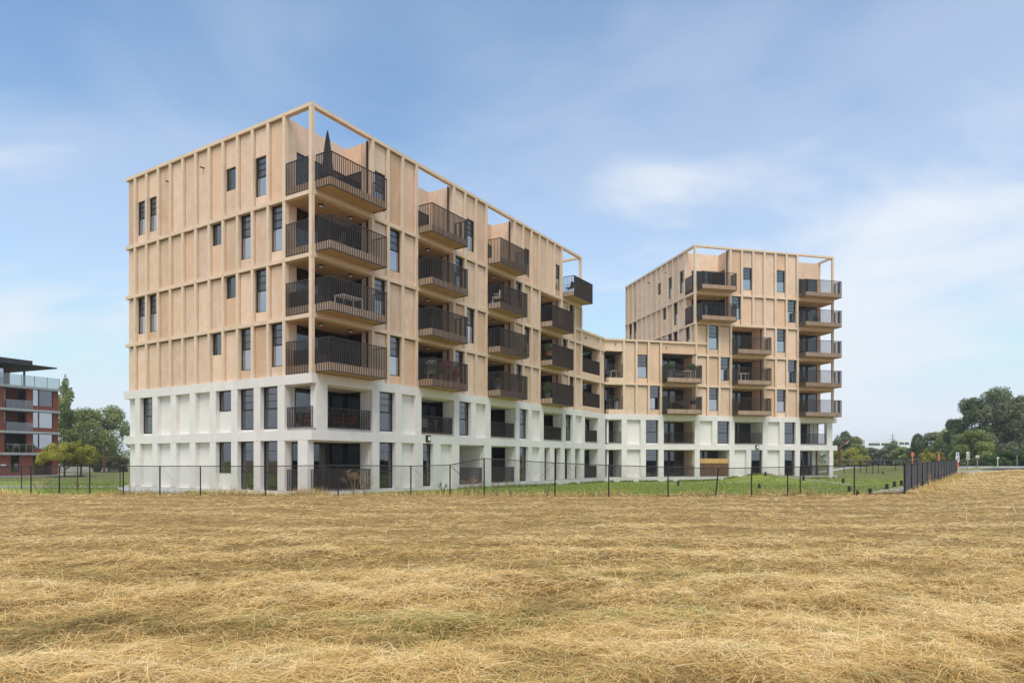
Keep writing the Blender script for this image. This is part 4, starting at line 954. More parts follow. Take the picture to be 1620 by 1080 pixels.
# beyond the lawn, right
T = [('tall dark tree just right of the building end', 1331, 150, 681, 36, 'round', LP), ('bushy tree behind the bent pole', 1352, 152, 692, 40, 'round', LG), ('low pale tree left of the white office', 1378, 170, 709, 44, 'round', LP),
     ('domed tree standing in front of the white office', 1410, 165, 697, 34, 'round', LP), ('low green tree right of the white office front', 1432, 158, 708, 44, 'round', LG), ('dark slender tree right of the white office', 1454, 150, 690, 34, 'round', LD),
     ('mid green tree left of the big dark tree', 1474, 150, 684, 44, 'round', LP), ('mid green tree touching the big dark tree', 1494, 145, 681, 40, 'round', LG), ('low bushy tree behind the parked dark car', 1391, 175, 712, 46, 'round', LG)]
for k, (lb, px, Yd, ty, wp, kd, mt) in enumerate(T): tree('woodland_tree', lb, px, Yd, ty, wp, kd, mt, 30 + k, 4200, .21, group='trees beyond the lawn', clear=.04)
for k, (lb, px, Yd, ty, wp) in enumerate((('yellow green shrub left of the bent pole', 1322, 130, 705, 22), ('yellow green shrub right of the bent pole', 1346, 132, 706, 38), ('yellow green shrub behind the parked car', 1366, 134, 716, 26), ('yellow shrub at the left of the screened fence top', 1467, 128, 708, 22), ('bright yellow shrub above the screened fence', 1484, 126, 712, 32), ('yellow green shrub at the foot of the big dark tree', 1499, 124, 718, 22))):
    tree('yellow_shrub', lb, px, Yd, ty, wp, 'shrub', LY, 60 + k, 2200, .15, cat='bush', group='yellow shrubs', trunk=.08)
tree('big_tree', 'tallest dark tree at the right, crown reaching highest', 1577, 118, 614, 78, 'big', LP, 71, 8500, .2, clear=.2)
tree('big_tree', 'dark conical tree on the left flank of the tallest tree', 1541, 120, 632, 66, 'big', LD, 72, 7500, .2, clear=.04)
tree('big_tree', 'dark tree at the left edge of the right hand wood', 1513, 124, 664, 44, 'big', LD, 73, 5000, .2, clear=.02)
tree('big_tree', 'spreading dark tree cut by the right edge of the photo', 1618, 116, 630, 74, 'big', LP, 74, 7500, .2, clear=.22)
tree('big_tree', 'dark tree behind the spreading one at the right edge', 1655, 122, 625, 80, 'big', LD, 75, 6000, .2, clear=.1)
tree('big_tree', 'dark undergrowth tree below the tallest crown', 1592, 128, 668, 84, 'big', LD, 76, 5000, .22, clear=.02)
tree('light_tree', 'lighter green young tree in front of the dark wood', 1541, 104, 679, 54, 'round', LG, 77, 6000, .15, clear=.08)
tree('light_tree', 'small light tree left of the lighter young tree', 1519, 106, 697, 30, 'round', LG, 78, 2600, .15, clear=.05)
for k, (px, wp, ty, lb) in enumerate(((1566, 34, 713, 'left'), (1590, 36, 711, 'middle'), (1616, 40, 710, 'right'), (1650, 46, 711, 'outermost'))):
    tree('hedge_bush', lb + ' bush of the clipped green hedge by the road', px, 92, ty, wp, 'shrub', LH, 80 + k, 3600, .11, cat='bush', group='hedge by the road', trunk=.08)
# far belt of woodland, reads as one mass
r_ = np.random.default_rng(5); n = 26000
bx = r_.uniform(-330, 420, n); by = 250 + r_.uniform(-9, 9, n); tp = 5.2 + 1.5 * np.sin(bx * .09) + 1.1 * np.sin(bx * .23 + 1) + .7 * np.sin(bx * .61)
bz = np.maximum(.1, tp * r_.uniform(.02, 1, n) ** .8) - .4
v, q_ = quad_cloud(np.stack([bx, by, bz], 1), (lambda a: a / np.linalg.norm(a, axis=1)[:, None])(r_.normal(size=(n, 3)) + np.array([0, -.5, .6])), r_.uniform(.45, .85, n), r_)
o = bpy.data.objects.new('far_woodland', np_mesh('far_woodland', v, q_, [LP], tint=np.repeat(np.clip(r_.uniform(0, .9, n), 0, 1), 4))); COL.objects.link(o)
tag(o, 'distant belt of woodland along the horizon', 'woodland', kind='stuff')

# ------------------------------------------------------------------ far office block and pylon
Yo = 300; e = empty('office_building', (gpx(1368, Yo), Yo, -.4)); tag(e, 'distant white office block with window bands above the trees', 'building'); so = Yo / FPX
def ox(px): return (px - 1368) * so
def oz(py): return EYE + (HZ - py) * so + .4
MB().box(0, ox(1411), 0, 14, 0, oz(697.5)).build('wall', M['offwhite'], e)
MB().box(ox(1411) + .02, ox(1437), -2, 12, 0, oz(696)).build('wall', M['offwhite'], e)
MB().box(ox(1369), ox(1372), 2, 6, oz(697.5) + .01, oz(695)).build('plant_room', M['slab_grey'], e)
for (a, b, t_, u_) in ((1374, 1392, 700.5, 704.5), (1394, 1409, 700.5, 704.5), (1418.5, 1426, 699.3, 703.4), (1427, 1434, 699.3, 703.4)):
    n = int((b - a) / 1.5)
    for k in range(n):
        yv = -2.05 if a > 1411 else -.05
        MB().box(ox(a + (b - a) * k / n) + .03, ox(a + (b - a) * (k + .9) / n), yv, yv + .1, oz(u_), oz(t_)).build('window', M['darkglass'], e)
Yp = 900; e = empty('power_pylon', (gpx(1412, Yp), Yp, -.4)); tag(e, 'faint lattice power pylon far behind the white office', 'pylon'); sp = Yp / FPX; H = (HZ - 684.5) * sp + 2
for sx in (-1, 1):
    for sy in (-1, 1): MB().tube([(sx * 3.2, sy * 3.2, 0), (sx * .5, sy * .5, H * .8), (0, 0, H)], .22, 4).build('leg', M['galv'], e)
for k in range(7):
    t = k / 8; w0, w1 = 3.2 - 2.7 * t, 3.2 - 2.7 * (t + .125)
    MB().tube([(-w0, -w0, H * .8 * t), (w1, -w1, H * .8 * (t + .125))], .14, 4).build('brace', M['galv'], e)
for hz, wd in ((.66, 5.5), (.78, 6.5), (.9, 4.2)): MB().tube([(-wd, 0, H * hz), (0, 0, H * hz + .6), (wd, 0, H * hz)], .25, 4).build('cross_arm', M['galv'], e)

# ------------------------------------------------------------------ red brick apartment block at the left edge
ab = math.atan2(.92, .39); ub = (math.cos(ab), math.sin(ab)); Pe = (gpx(92, 88), 88.0); LBk = 14.0
FK = Frame((Pe[0] - ub[0] * LBk, Pe[1] - ub[1] * LBk), ab)
BK = empty('brick_apartment_block'); tag(BK, 'red brick apartment block with glass balconies and flat dark roof at left', 'building')
def kx(px):                                                # photo column -> distance along the brick front
    r_ = (px - 810) / FPX; O = FK.m.translation; return (r_ * O.y - O.x) / (ub[0] - r_ * ub[1])
def kz(px, py): x = kx(px); return EYE + (HZ - py) * FK.pt(x, 0, 0).y / FPX
fl = [-.4, kz(92, 719.5), kz(92, 687), kz(92, 653.5), kz(92, 619)]
xa, xb, xc_, xd, xe = kx(7), kx(43), kx(52), kx(84), LBk
def kb(nm, x0, x1, y0, y1, z0, z1, m, p=None): return FK.box(nm, x0, x1, y0, y1, z0, z1, M[m], p or BK)
for k in range(4):
    z0, z1 = fl[k] + (.0 if k == 0 else .28), fl[k + 1] - .02
    kb('brick_pier', 0, xa, 0, .4, z0, z1, 'brick'); kb('brick_pier', xb, xc_, 0, .4, z0, z1, 'brick'); kb('brick_pier', xd, xe, 0, .4, z0, z1, 'brick')
    kb('floor_slab', -.1, xe + .05, -.35, 11, fl[k + 1] - .02, fl[k + 1] + .28, 'slab_grey')
    if k == 0:
        kb('brick_pier', xa + .002, kx(17), .002, .4, z0, z1, 'brick'); kb('brick_pier', kx(31), xb - .002, .002, .4, z0, z1, 'brick')
        kb('brick_pier', kx(17) + .002, kx(31) - .002, .004, .4, z0, fl[1] - 2.2, 'brick')
        window(FK, kx(17), kx(31), fl[1] - 2.2, z1, y=.1, split=0, curtain=0, parent=BK)
        kb('house_sign', kx(1), kx(9), -.06, -.01, kz(5, 737.5), kz(5, 734), 'signwhite')
        kb('loggia_wall', xc_, xd, 1.6, 1.8, z0, z1, 'brick'); window(FK, xc_ + .05, xc_ + 1.3, z0, z1 - .2, y=1.45, split=0, curtain=0, parent=BK)
    else:
        kb('loggia_wall', xa, xb, 1.8, 2.0, z0, z1, 'charcoal' if k == 1 else 'brick')
        if k > 1: window(FK, xa + .05, xa + 1.1, z0, z1 - .05, y=1.6, split=0, curtain=.3, parent=BK)
        kb('brick_pier', xc_ + .002, xd - .002, .003, .4, z0, z0 + .45, 'brick')
        xm = xc_ + (xd - xc_) * .3
        window(FK, xc_ + .02, xm, z0 + .45, z1, y=.08, split=0, curtain=.0, parent=BK, gm='pane_low'); window(FK, xm + .02, xd - .02, z0 + .45, z1, y=.08, split=0, curtain=(.93 if k == 3 else .0), parent=BK, gm='pane_low' if k < 3 else 'pane')
        for q_ in range(4):
            a, b = xa + (xc_ - .2 - xa) * q_ / 4, xa + (xc_ - .2 - xa) * (q_ + .96) / 4
            kb('glass_panel', a, b, -.30, -.28, z0 - .1, z0 + 1.0, 'balglass'); kb('baluster_post', b, b + .04, -.31, -.27, z0 - .2, z0 + 1.02, 'galv')
        kb('handrail', xa, xc_ - .15, -.315, -.265, z0 + 1.0, z0 + 1.04, 'galv')
zt = fl[4] + .28
for q_ in range(9):
    a, b = LBk * q_ / 9, LBk * (q_ + .97) / 9
    kb('glass_panel', a, b, -.30, -.28, zt - .1, zt + 1.35, 'balglass'); kb('baluster_post', b, b + .05, -.31, -.27, zt - .2, zt + 1.38, 'galv')
kb('penthouse_wall', 0, kx(24), 2.2, 2.4, zt, kz(30, 577), 'brick'); 
kb('penthouse_pier', kx(24.5), kx(31.5), 2.0, 2.6, zt, kz(30, 580), 'brick')
window(FK, kx(7), kx(23), zt, kz(20, 580), y=2.05, split=0, curtain=.4, parent=BK, gm='pane_low'); window(FK, 0, kx(5.5), zt, kz(5, 580), y=2.05, split=0, curtain=0, parent=BK)
kb('roof_post', kx(45), kx(45) + .18, .9, 1.08, zt, kz(45, 586), 'corten')
kb('roof_fascia', -2, kx(50), -.2, 11, kz(50, 578) , kz(50, 571), 'charcoal')
kb('roof_canopy', -2, kx(50) + 2.6, -.9, 11, kz(79, 583.5), kz(79, 583.5) + .16, 'charcoal')
kb('interior_wall', .1, xe, 5, 5.2, -.4, fl[4], 'interior'); kb('rear_wall', xe - .3, xe - .02, .41, 11, -.4, fl[4], 'brick')
kb('terrace_slab', -3, xe + .2, -3.0, -.01, -.45, -.28, 'grey_slab')
e = empty('garden_wall', (gpx(96, 119), 119, gz(gpx(96, 119), 119))); tag(e, 'low grey concrete wall in front of the bramble hedge', 'wall')
for k in range(9): MB().box(1.18 * k + .01, 1.18 * (k + 1) - .01, 0, .3, -.2, .95 + .05 * math.sin(k)).build('concrete_block', M['concrete'], e)
e = empty('log_pile', ground_hit(112, 753)); tag(e, 'small pile of pale boulders in the grass beside the brick building', 'boulders')
for k in range(5): MB().lathe([(.12, 0), (.38, .06), (.45, .2), (.33, .36), (.1, .42)], 8, (k * .62 - 1.2, .2 * math.sin(k * 2.1), -.05)).build('boulder', M['concrete'], e)

# ------------------------------------------------------------------ things on the balconies
def at(F, x, y, z): p = F.pt(x, y, z); return (p.x, p.y, p.z)
def parasol(F, x, y, z, lab):
    e = empty('closed_parasol', at(F, x, y, z)); tag(e, lab, 'parasol')
    MB().lathe([(.3, 0), (.3, .06), (.06, .1)], 14).build('base', M['charcoal'], e); MB().tube([(0, 0, .05), (0, 0, 2.95)], .025, 8).build('pole', M['galv'], e)
    pr = [(.10, .75), (.2, .85), (.23, 1.1), (.20, 1.6), (.15, 2.1), (.10, 2.6), (.045, 2.95), (.015, 3.12)]; b = MB(); n = 16
    for (r_, zz_) in pr:
        for j_ in range(n): a = 2 * math.pi * j_ / n; q_ = r_ * (1 + .28 * (-1) ** j_); b.v.append((q_ * math.cos(a), q_ * math.sin(a), zz_))
    for i_ in range(len(pr) - 1):
        for j_ in range(n): b.f.append((i_ * n + j_, i_ * n + (j_ + 1) % n, (i_ + 1) * n + (j_ + 1) % n, (i_ + 1) * n + j_))
    b.build('canopy', M['canvas'], e)
parasol(FB, 1.45, .45, L5 + .45, 'closed charcoal parasol on the top corner terrace')
def chair(F, x, y, z, rz, mat, lab, group=None):
    e = empty('balcony_chair', at(F, x, y, z)); e.rotation_euler = (0, 0, TB + rz); tag(e, lab, 'chair', group)
    MB().box(-.24, .24, -.24, .24, .40, .45).build('seat', mat, e)
    v = boxv(-.24, .24, .0, .05, .45, .92); v = [(a, b + .22 + .12 * (c - .45), c) for a, b, c in v]; mesh_obj('backrest', v, BF, mat, e)
    for sx in (-1, 1):
        for sy in (-1, 1): MB().tube([(sx * .24, sy * .25, 0), (sx * .21, sy * .21, .42)], .018, 6).build('leg', mat, e)
        MB().tube([(sx * .25, -.2, .45), (sx * .26, -.2, .64), (sx * .25, .25, .66)], .018, 6).build('armrest', mat, e)
def table(F, x, y, z, rz, mat, lab, L=.9, Wd=.6):
    e = empty('balcony_table', at(F, x, y, z)); e.rotation_euler = (0, 0, rz); tag(e, lab, 'table')
    MB().box(-L / 2, L / 2, -Wd / 2, Wd / 2, .69, .73).build('tabletop', mat, e)
    for sx in (-1, 1):
        for sy in (-1, 1): MB().box(sx * (L / 2 - .05) - .02, sx * (L / 2 - .05) + .02, sy * (Wd / 2 - .05) - .02, sy * (Wd / 2 - .05) + .02, 0, .69).build('leg', mat, e)
def sofa(F, x, y, z, rz, L, lab):
    e = empty('lounge_sofa', at(F, x, y, z)); e.rotation_euler = (0, 0, rz); tag(e, lab, 'sofa')
    MB().box(-L / 2, L / 2, -.4, .4, .05, .30).build('base', M['charcoal'], e); MB().box(-L / 2 + .1, L / 2 - .1, -.38, .22, .31, .46).build('seat_cushion', M['greyfab'], e)
    MB().box(-L / 2, L / 2, .24, .4, .31, .85).build('backrest', M['charcoal'], e)
    for sx in (-1, 1): MB().box(sx * (L / 2 - .05) - .05, sx * (L / 2 - .05) + .05, -.4, .23, .31, .62).build('armrest', M['charcoal'], e)
def potplant(F, x, y, z, lab, leafm, pot, r=.28, ph=.35, n=420, leaf=.05, hh=.3, cat='potted plant'):
    e = empty('potted_plant', at(F, x, y, z)); tag(e, lab, cat); r_ = np.random.default_rng(int(abs(x * 100 + z * 7)) + 3)
    MB().lathe([(r * .55, 0), (r * .72, ph * .9), (r * .78, ph * .92), (r * .78, ph), (r * .6, ph)], 14).build('pot', pot, e)
    P, d, idx = crown_pts(r_, [(0, 0, ph + hh * .8, r, r, hh)], n); nr = d + r_.normal(size=(n, 3)) * .5; nr /= np.linalg.norm(nr, axis=1)[:, None]
    v, q_ = quad_cloud(P, nr, leaf * r_.uniform(.6, 1.3, n), r_)
    o = bpy.data.objects.new('foliage', np_mesh('foliage', v, q_, [leafm], tint=np.repeat(r_.uniform(0, 1, n), 4))); COL.objects.link(o); o.parent = e
    MB().tube([(0, 0, ph * .8), (0, 0, ph + hh * .6)], .02, 5).build('stem', M['bark'], e)
def grill(F, x, y, z, lab):
    e = empty('kettle_grill', at(F, x, y, z)); tag(e, lab, 'grill')
    MB().lathe([(.05, .55), (.2, .58), (.28, .68), (.29, .78), (.27, .88), (.18, .98), (.05, 1.02)], 16).build('kettle', M['black'], e)
    MB().tube([(0, 0, 1.02), (0, 0, 1.07)], .03, 6).build('lid_handle', M['wood_dark'], e)
    for k in range(3): a = k * 2.09 + .4; MB().tube([(math.cos(a) * .18, math.sin(a) * .18, .6), (math.cos(a) * .36, math.sin(a) * .36, 0)], .015, 6).build('leg', M['steel'], e)
G45 = .45
sofa(FB, 2.6, 1.6, L5 + G45, TB, 2.0, 'dark lounge sofa on the top corner terrace behind the parasol')
sofa(FB, .75, 1.2, L3 + G45, TB + R(90), 1.7, 'dark lounge sofa on the third level corner balcony')
table(FB, 2.3, -.2, L3 + G45, TB, M['whiteplastic'], 'white table on the third level corner balcony', 1.4, .7)
sofa(FB, .8, 1.0, B2 + G45, TB + R(90), 1.6, 'dark lounge sofa on the lowest corner balcony above the white base')
chair(FB, 1.7, -.1, L4 + G45, R(200), M['charcoal'], 'dark chair on the corner balcony one below the top')
potplant(FB, 8.75, -.55, B2 + 1.05, 'blue green trailing plant at the left of the flowered balcony', M['flower_teal'], M['greyfab'], .34, .25, 520, .06, .22)
potplant(FB, 9.6, -.55, B2 + .5, 'terracotta pot plant in the middle of the flowered balcony', M['leaf_hedge'], M['terracotta'], .3, .4, 420, .055, .3)
potplant(FB, 10.1, -.5, B2 + 1.05, 'pink flowers above the rail of the flowered balcony', M['flower_pink'], M['terracotta'], .38, .25, 520, .06, .25)
potplant(FB, 11.2, -.5, B2 + .5, 'terracotta pot plant at the right of the flowered balcony', M['flower_pink'], M['terracotta'], .28, .4, 420, .055, .3)
chair(FB, 8.9, -.3, B2 + .5, R(150), M['galv'], 'grey metal chair on the flowered balcony')
chair(FB, 16.1, -.35, L4 + .5, R(200), M['whiteplastic'], 'pale chair at the left of the second balcony column, one below the top')
chair(FB, 17.4, -.3, L4 + .5, R(170), M['charcoal'], 'dark chair on the second balcony column, one below the top')
potplant(FB, 16.2, -.4, B2 + .5, 'pale bushy plant on the lowest balcony of the second column', M['leaf_bramble'], M['greyfab'], .3, .35)
potplant(FB, 23.9, -.5, L3 + .95, 'pink flowering plant on the third balcony column, middle level', M['flower_pink'], M['terracotta'], .4, .3, 520, .06, .35)
potplant(FB, 23.4, -.5, L3 + .9, 'leafy green plant at the left of the third balcony column, middle level', M['leaf_hedge'], M['terracotta'], .4, .3, 520, .06, .35)
potplant(FB, 23.3, -.4, B2 + .5, 'leafy plant at the left of the lowest balcony in the third column', M['leaf_hedge'], M['greyfab'], .35, .45, 520, .06, .5)
chair(FB, 27.4, -.2, L5 + .5, R(180), M['charcoal'], 'dark chair on the roof terrace at the far end of the left block')
chair(FB, 9.1, .55, B1 + .1, R(160), M['galv'], 'grey chair at left in the first floor loggia of the white base')
chair(FB, 10.1, .55, B1 + .1, R(200), M['galv'], 'grey chair at right in the first floor loggia of the white base')
table(FB, 9.6, .9, B1 + .1, TB, M['galv'], 'grey table between chairs in the first floor loggia')
for k, (x, y) in enumerate(((.75, .9), (1.6, 1.2), (2.6, .9), (3.5, 1.0))):
    chair(FB, x, y, B1 + .1, R(180 + 25 * k), M['red'], ('leftmost', 'second', 'third', 'rightmost')[k] + ' red chair in the corner loggia of the white base', 'red chairs in the corner loggia')
potplant(FB, 1.3, .55, B1 + .1, 'tall dark plant among the red chairs in the corner loggia', M['leaf_dark'], M['terracotta'], .3, .4, 420, .06, .55)
potplant(FD, -2.75, -.35, L3 + .5, 'round clipped shrub at the left of the upper wing balcony', M['leaf_hedge'], M['greyfab'], .42, .85, 900, .05, .38)
potplant(FD, -.45, -.35, L3 + .5, 'round clipped shrub at the right of the upper wing balcony', M['leaf_hedge'], M['greyfab'], .40, .85, 900, .05, .36)
table(FD, -1.1, -.5, L3 + .5, TD, M['whiteplastic'], 'white table on the upper wing balcony', .7, .6)
sofa(FD, -1.9, -.2, L3 + .5, TD, 1.2, 'dark bench between the shrubs on the upper wing balcony')
grill(FD, -.35, -.4, B2 + .5, 'black kettle grill on the lower wing balcony')
chair(FD, -1.3, -.3, B2 + .5, R(-60), M['charcoal'], 'dark chair on the lower wing balcony')
table(FD, -2.3, -.3, B2 + .5, TD, M['greyfab'], 'low grey table on the lower wing balcony', .9, .6)
potplant(FD, -7.9, .6, B2 + .45, 'steel planter with a small shrub in the inner corner loggia', M['leaf_hedge'], M['steel'], .3, .8, 420, .05, .2)
grill(FD, -8.6, .6, B2 + .45, 'black kettle grill in the lower inner corner loggia')
table(FD, -8.2, .7, L3 + .45, TD, M['whiteplastic'], 'small white table in the upper inner corner loggia', .6, .5)
chair(FD, -8.7, .8, L3 + .45, R(-40), M['charcoal'], 'dark chair left of the white table in the upper inner corner loggia')
chair(FD, -7.75, .8, L3 + .45, R(20), M['charcoal'], 'dark chair right of the white table in the upper inner corner loggia')
table(FD, 5.2, -.3, L3 + .5, TD, M['whiteplastic'], 'pale table on the middle tower balcony', .9, .6)
chair(FD, 14.0, 0, T5 + .5, R(-50), M['charcoal'], 'dark chair on the right tower balcony one below the top')

# ------------------------------------------------------------------ dead weeds at the fence
def weed(px, Y, h, lab, seed, n=60, spread=.6, mat=None):
    r_ = np.random.default_rng(seed); x = gpx(px, Y); e = empty('dry_weed', (x, Y, gz(x, Y))); tag(e, lab, 'weed', 'dead weeds along the fence'); b = MB()
    for k in range(7):
        a = r_.uniform(0, 6.28); l = h * r_.uniform(.7, 1.0); tip = Vector((math.cos(a) * spread * r_.uniform(.3, 1), math.sin(a) * spread * .6, l)); mid_ = tip * .5 + Vector((0, 0, .06))
        b.tube([(0, 0, -.05), mid_, tip], [.012, .009, .004], 4)
        for q_ in range(n // 7):
            t = r_.uniform(.35, 1); p = mid_.lerp(tip, t); d = Vector(r_.normal(size=3)); d.z = abs(d.z) * .8; d.normalize(); b.tube([p, p + d * h * r_.uniform(.10, .26)], [.007, .003], 3)
    o = b.build('stalks', mat or M['dead'], e); a = o.data.attributes.new('tint', 'FLOAT', 'POINT'); a.data.foreach_set('value', np.repeat(r_.uniform(.1, 1, len(o.data.vertices)), 1).astype(np.float32))
weed(560, 30.6, 1.15, 'large bushy dead weed in front of the corner ground floor opening', 1, 130, .75)
weed(577, 30.9, .95, 'second dead weed right beside the largest one', 2, 90, .6)
weed(740, 30.6, .95, 'dead weed in front of the recessed passage opening', 3, 90, .5); weed(752, 30.9, .75, 'smaller dead weed right of the one before the passage', 4, 60, .4)
weed(785, 30.6, .7, 'dead weed leaning before the second dark ground floor opening', 5, 50, .35); weed(808, 30.6, .75, 'dead weed right of the leaning one near a pale column', 6, 50, .4)
weed(865, 30.4, .55, 'low dead weed before the narrow ground floor openings', 7, 40, .3); weed(1290, 29.6, .55, 'lone pale stalk leaning at the edge of the lawn', 8, 20, .35)
weed(60, 30.6, .7, 'dead weed by the fence in front of the brick building', 9, 60, .5); weed(122, 31.5, .75, 'thin dark stalk by the path left of the building', 10, 20, .15)
weed(1483, 47, .95, 'dead weed against the middle of the screened fence', 11, 80, .5); weed(1462, 39, .8, 'dead weed against the near part of the screened fence', 12, 70, .5)
weed(700, 30.8, .6, 'green weed at the post before the white panel', 13, 60, .3, LH); weed(205, 35, .6, 'thin stalk rising before the left end of the white base', 14, 16, .12)

# ------------------------------------------------------------------ mown dry grass
def strands(n, r_, xs, ys, zs, length, width, pitch, tint, curl, single=None):
    az = r_.uniform(0, 2 * np.pi, n); ca, sa = np.cos(az), np.sin(az); cp, sp_ = np.cos(pitch), np.sin(pitch)
    d = np.stack([ca * cp, sa * cp, sp_], 1); p0 = np.stack([xs, ys, zs], 1)
    side = np.stack([-sa, ca, r_.uniform(-.5, .5, n)], 1)
    p1 = p0 + d * (length * .5)[:, None] + side * (curl * length * .3)[:, None]
    d2 = d.copy(); d2[:, 2] -= np.abs(curl) * .8 + .12
    p2 = p1 + d2 * (length * .5)[:, None] + side * (curl * length * .2)[:, None]
    w_ = side * width[:, None]
    v = np.stack([p0 - w_, p0 + w_, p1 - w_, p1 + w_, p2 - w_ * .4, p2 + w_ * .4], 1).reshape(-1, 3)
    k = np.arange(n)[:, None] * 6
    if single is None: single = np.zeros(n, bool)
    q_ = np.concatenate([k[~single] + np.array([[0, 1, 3, 2]]), k[~single] + np.array([[2, 3, 5, 4]]), k[single] + np.array([[0, 1, 5, 4]])], 0)
    return v, q_, np.repeat(tint, 6)
def patch(x, y):                                           # piles of hay against thin, greener places
    return .55 * vn(x, y, .45, .9, 11) + .50 * vn(x, y, 1.3, 2.4, 12) + .40 * vn(x, y, 3.3, 5.0, 13) + .25 * vn(x, y, 7, 9, 14) + .18 * rows(x, y)
r_ = np.random.default_rng(21)
n = 640000
row = r_.uniform(26, 440, n); ysn = FPX * 1.62 / row; xsn = r_.uniform(-.82, .82, n) * ysn
far = r_.uniform(0, 1, n) < .10
ysn[far] = r_.uniform(30, 64, far.sum()); xsn[far] = r_.uniform(.45, .85, far.sum()) * ysn[far]
ok = is_field(xsn, ysn) & (ysn > 3.4)
hole = vn(xsn, ysn, 2.2, 4.6, 17) + .55 * vn(xsn, ysn, 6, 10, 18) - .25 * rows(xsn, ysn)   # places raked nearly bare
ok &= r_.uniform(0, 1, len(xsn)) > .6 * sm(.2, .7, hole)
xsn, ysn, hole = xsn[ok], ysn[ok], hole[ok]; n = len(xsn)
pt = patch(xsn, ysn); hb = hgt(xsn, ysn); pile = np.clip(pt, -.5, 1); rw = rows(xsn, ysn)
length = r_.gamma(3.2, .042, n).clip(.04, .42) * (1 + .25 * np.clip(ysn / 20, 0, 1.4)); width = np.maximum(r_.uniform(.0008, .0021, n), ysn * .00027)
pitch = np.abs(r_.normal(0.04, .16, n)) + (r_.uniform(0, 1, n) < .012) * r_.uniform(.2, .9, n)
cl = np.clip(vn(xsn, ysn, 3.2, 5, 24) + .7 * vn(xsn, ysn, 8, 11, 25) - .6 * hole, -.4, 1.2)
zs = hb + r_.uniform(0, 1, n) ** 1.3 * (.045 + .075 * np.clip(pile, 0, 1)) + .045 * np.maximum(cl, 0)
tint = np.clip(r_.normal(.54, .25, n) + .28 * pt + .09 * rw, .02, .92)
gn = vn(xsn, ysn, .8, 1.4, 15); gr = (r_.uniform(0, 1, n) < (.03 + .10 * np.clip(-pt, 0, 1) + .65 * np.clip(gn - .52, 0, 1) + .08 * np.clip(-rw - .4, 0, 1))); tint[gr] = r_.uniform(.955, 1.0, gr.sum())
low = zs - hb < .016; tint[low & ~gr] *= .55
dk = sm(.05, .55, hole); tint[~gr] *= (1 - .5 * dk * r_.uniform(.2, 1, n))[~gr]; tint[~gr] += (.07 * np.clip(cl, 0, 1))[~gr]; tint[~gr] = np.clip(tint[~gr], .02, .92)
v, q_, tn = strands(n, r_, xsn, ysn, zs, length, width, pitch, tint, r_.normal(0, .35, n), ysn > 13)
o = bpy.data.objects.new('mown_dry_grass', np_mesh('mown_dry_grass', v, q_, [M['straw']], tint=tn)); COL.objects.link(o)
tag(o, 'mown straw coloured dry grass covering the whole foreground field', 'dry grass', kind='stuff')
# uncut tufts along the fence
n = 16000; xf = r_.uniform(-27, 18.5, n); den = vn(xf, xf * 0, .5, 1, 21) + .5 * vn(xf, xf * 0, 1.7, 1, 22); yf = edge_y(xf) - .35 + r_.normal(0, .45, n)
k_ = int(n * .3); tt = r_.uniform(0, 1, k_); xf[:k_] = SCR0[0] + (SCR1[0] - SCR0[0]) * tt + .35 + np.abs(r_.normal(0, .35, k_)); yf[:k_] = SCR0[1] + (SCR1[1] - SCR0[1]) * tt
den[:k_] = vn(tt * 40, tt * 0, 1, 1, 23)
ok = (r_.uniform(-.75, .5, n) < den); xf, yf, den = xf[ok], yf[ok], den[ok]; n = len(xf)
ln = r_.uniform(.12, .34, n) * (1 + .9 * np.clip(den, 0, 1)); tf = np.clip(r_.normal(.5, .2, n), .03, .92); gr = r_.uniform(0, 1, n) < .22; tf[gr] = r_.uniform(.955, 1, gr.sum())
v, q_, tn = strands(n, r_, xf, yf, hgt(xf, yf) - .01, ln, yf * .00022, np.clip(r_.normal(.95, .35, n), .1, 1.5), tf, r_.normal(0, .3, n), np.zeros(n, bool))
o = bpy.data.objects.new('uncut_grass', np_mesh('uncut_grass', v, q_, [M['straw']], tint=tn)); COL.objects.link(o)
tag(o, 'taller uncut dry grass tufts along the foot of the fences', 'dry grass', kind='stuff')
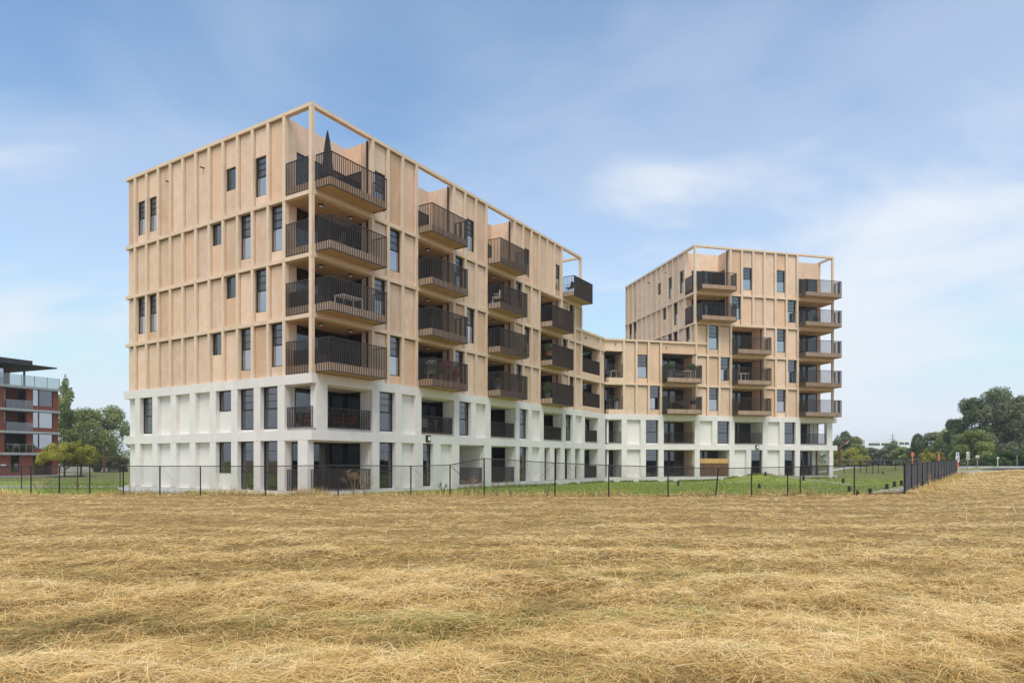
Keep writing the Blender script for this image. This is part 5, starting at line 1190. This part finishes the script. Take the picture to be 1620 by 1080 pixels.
# lawn blades
n = 90000; yl = 31 + 34 * r_.uniform(0, 1, n) ** 1.2; xl = r_.uniform(-.70, .62, n) * yl
ok = ~is_field(xl, yl); rs = right_of_screen(xl, yl) < -.4
lx = (xl - PD[0]) * uD[0] + (yl - PD[1]) * uD[1]; ly = -(xl - PD[0]) * uD[1] + (yl - PD[1]) * uD[0]
bxl = (xl - C[0]) * uB[0] + (yl - C[1]) * uB[1]; byl = -(xl - C[0]) * uB[1] + (yl - C[1]) * uB[0]
ok &= rs & ~((bxl > -.05) & (byl > -.05) & (byl < 18)) & ~((lx > -10) & (ly > -.05))
xl, yl = xl[ok], yl[ok]
for F_, a_, b_, m_ in ((FD, -9.0, 16.0, 5200), (FB, 12.0, 35.0, 3600)):
    u_ = r_.uniform(a_, b_, m_); u_ = u_[vn(u_, u_ * 0, .8, 1, 31) + .5 * vn(u_, u_ * 0, 2.5, 1, 32) > -.25]; d_ = -np.abs(r_.normal(.05, .22, len(u_))) - .05
    mm = np.array(F_.m); xl = np.concatenate([xl, mm[0, 0] * u_ + mm[0, 1] * d_ + mm[0, 3]]); yl = np.concatenate([yl, mm[1, 0] * u_ + mm[1, 1] * d_ + mm[1, 3]])
n = len(xl); fr_ = np.arange(n) >= ok.sum()
v, q_, tn = strands(n, r_, xl, yl, hgt(xl, yl) - .01, r_.uniform(.05, .14, n) * np.where(fr_, 2.2, 1.0), yl * .00034, r_.uniform(.5, 1.4, n), np.clip(r_.beta(2, 3, n) + .25 * patch(xl * .5, yl * .5), 0, 1), r_.normal(0, .3, n))
o = bpy.data.objects.new('lawn_grass', np_mesh('lawn_grass', v, q_, [M['lawnblade']], tint=tn)); COL.objects.link(o)
tag(o, 'green lawn with dry patches between fence and building', 'lawn', kind='stuff')

# ------------------------------------------------------------------ summer haze
hx0, hx1, hy0, hy1 = float(gx[0]) - 5, float(gx[-1]) + 5, float(gy[0]) - 5, float(gy[-1]) + 5
hm = bpy.data.materials.new('haze'); hm.use_nodes = True; t = hm.node_tree; t.nodes.clear()
pv = N(t, 'ShaderNodeVolumePrincipled'); pv.inputs['Color'].default_value = (.93, .96, 1, 1); pv.inputs['Density'].default_value = .00032
ho = N(t, 'ShaderNodeOutputMaterial'); t.links.new(pv.outputs[0], ho.inputs['Volume'])
o = mesh_obj('haze', boxv(hx0, hx1, hy0, hy1, float(Z.min()) - 2.2, 48.0), BF, hm); o['kind'] = 'stuff'; o['label'] = 'thin pale summer haze over the whole site'; o['category'] = 'haze'
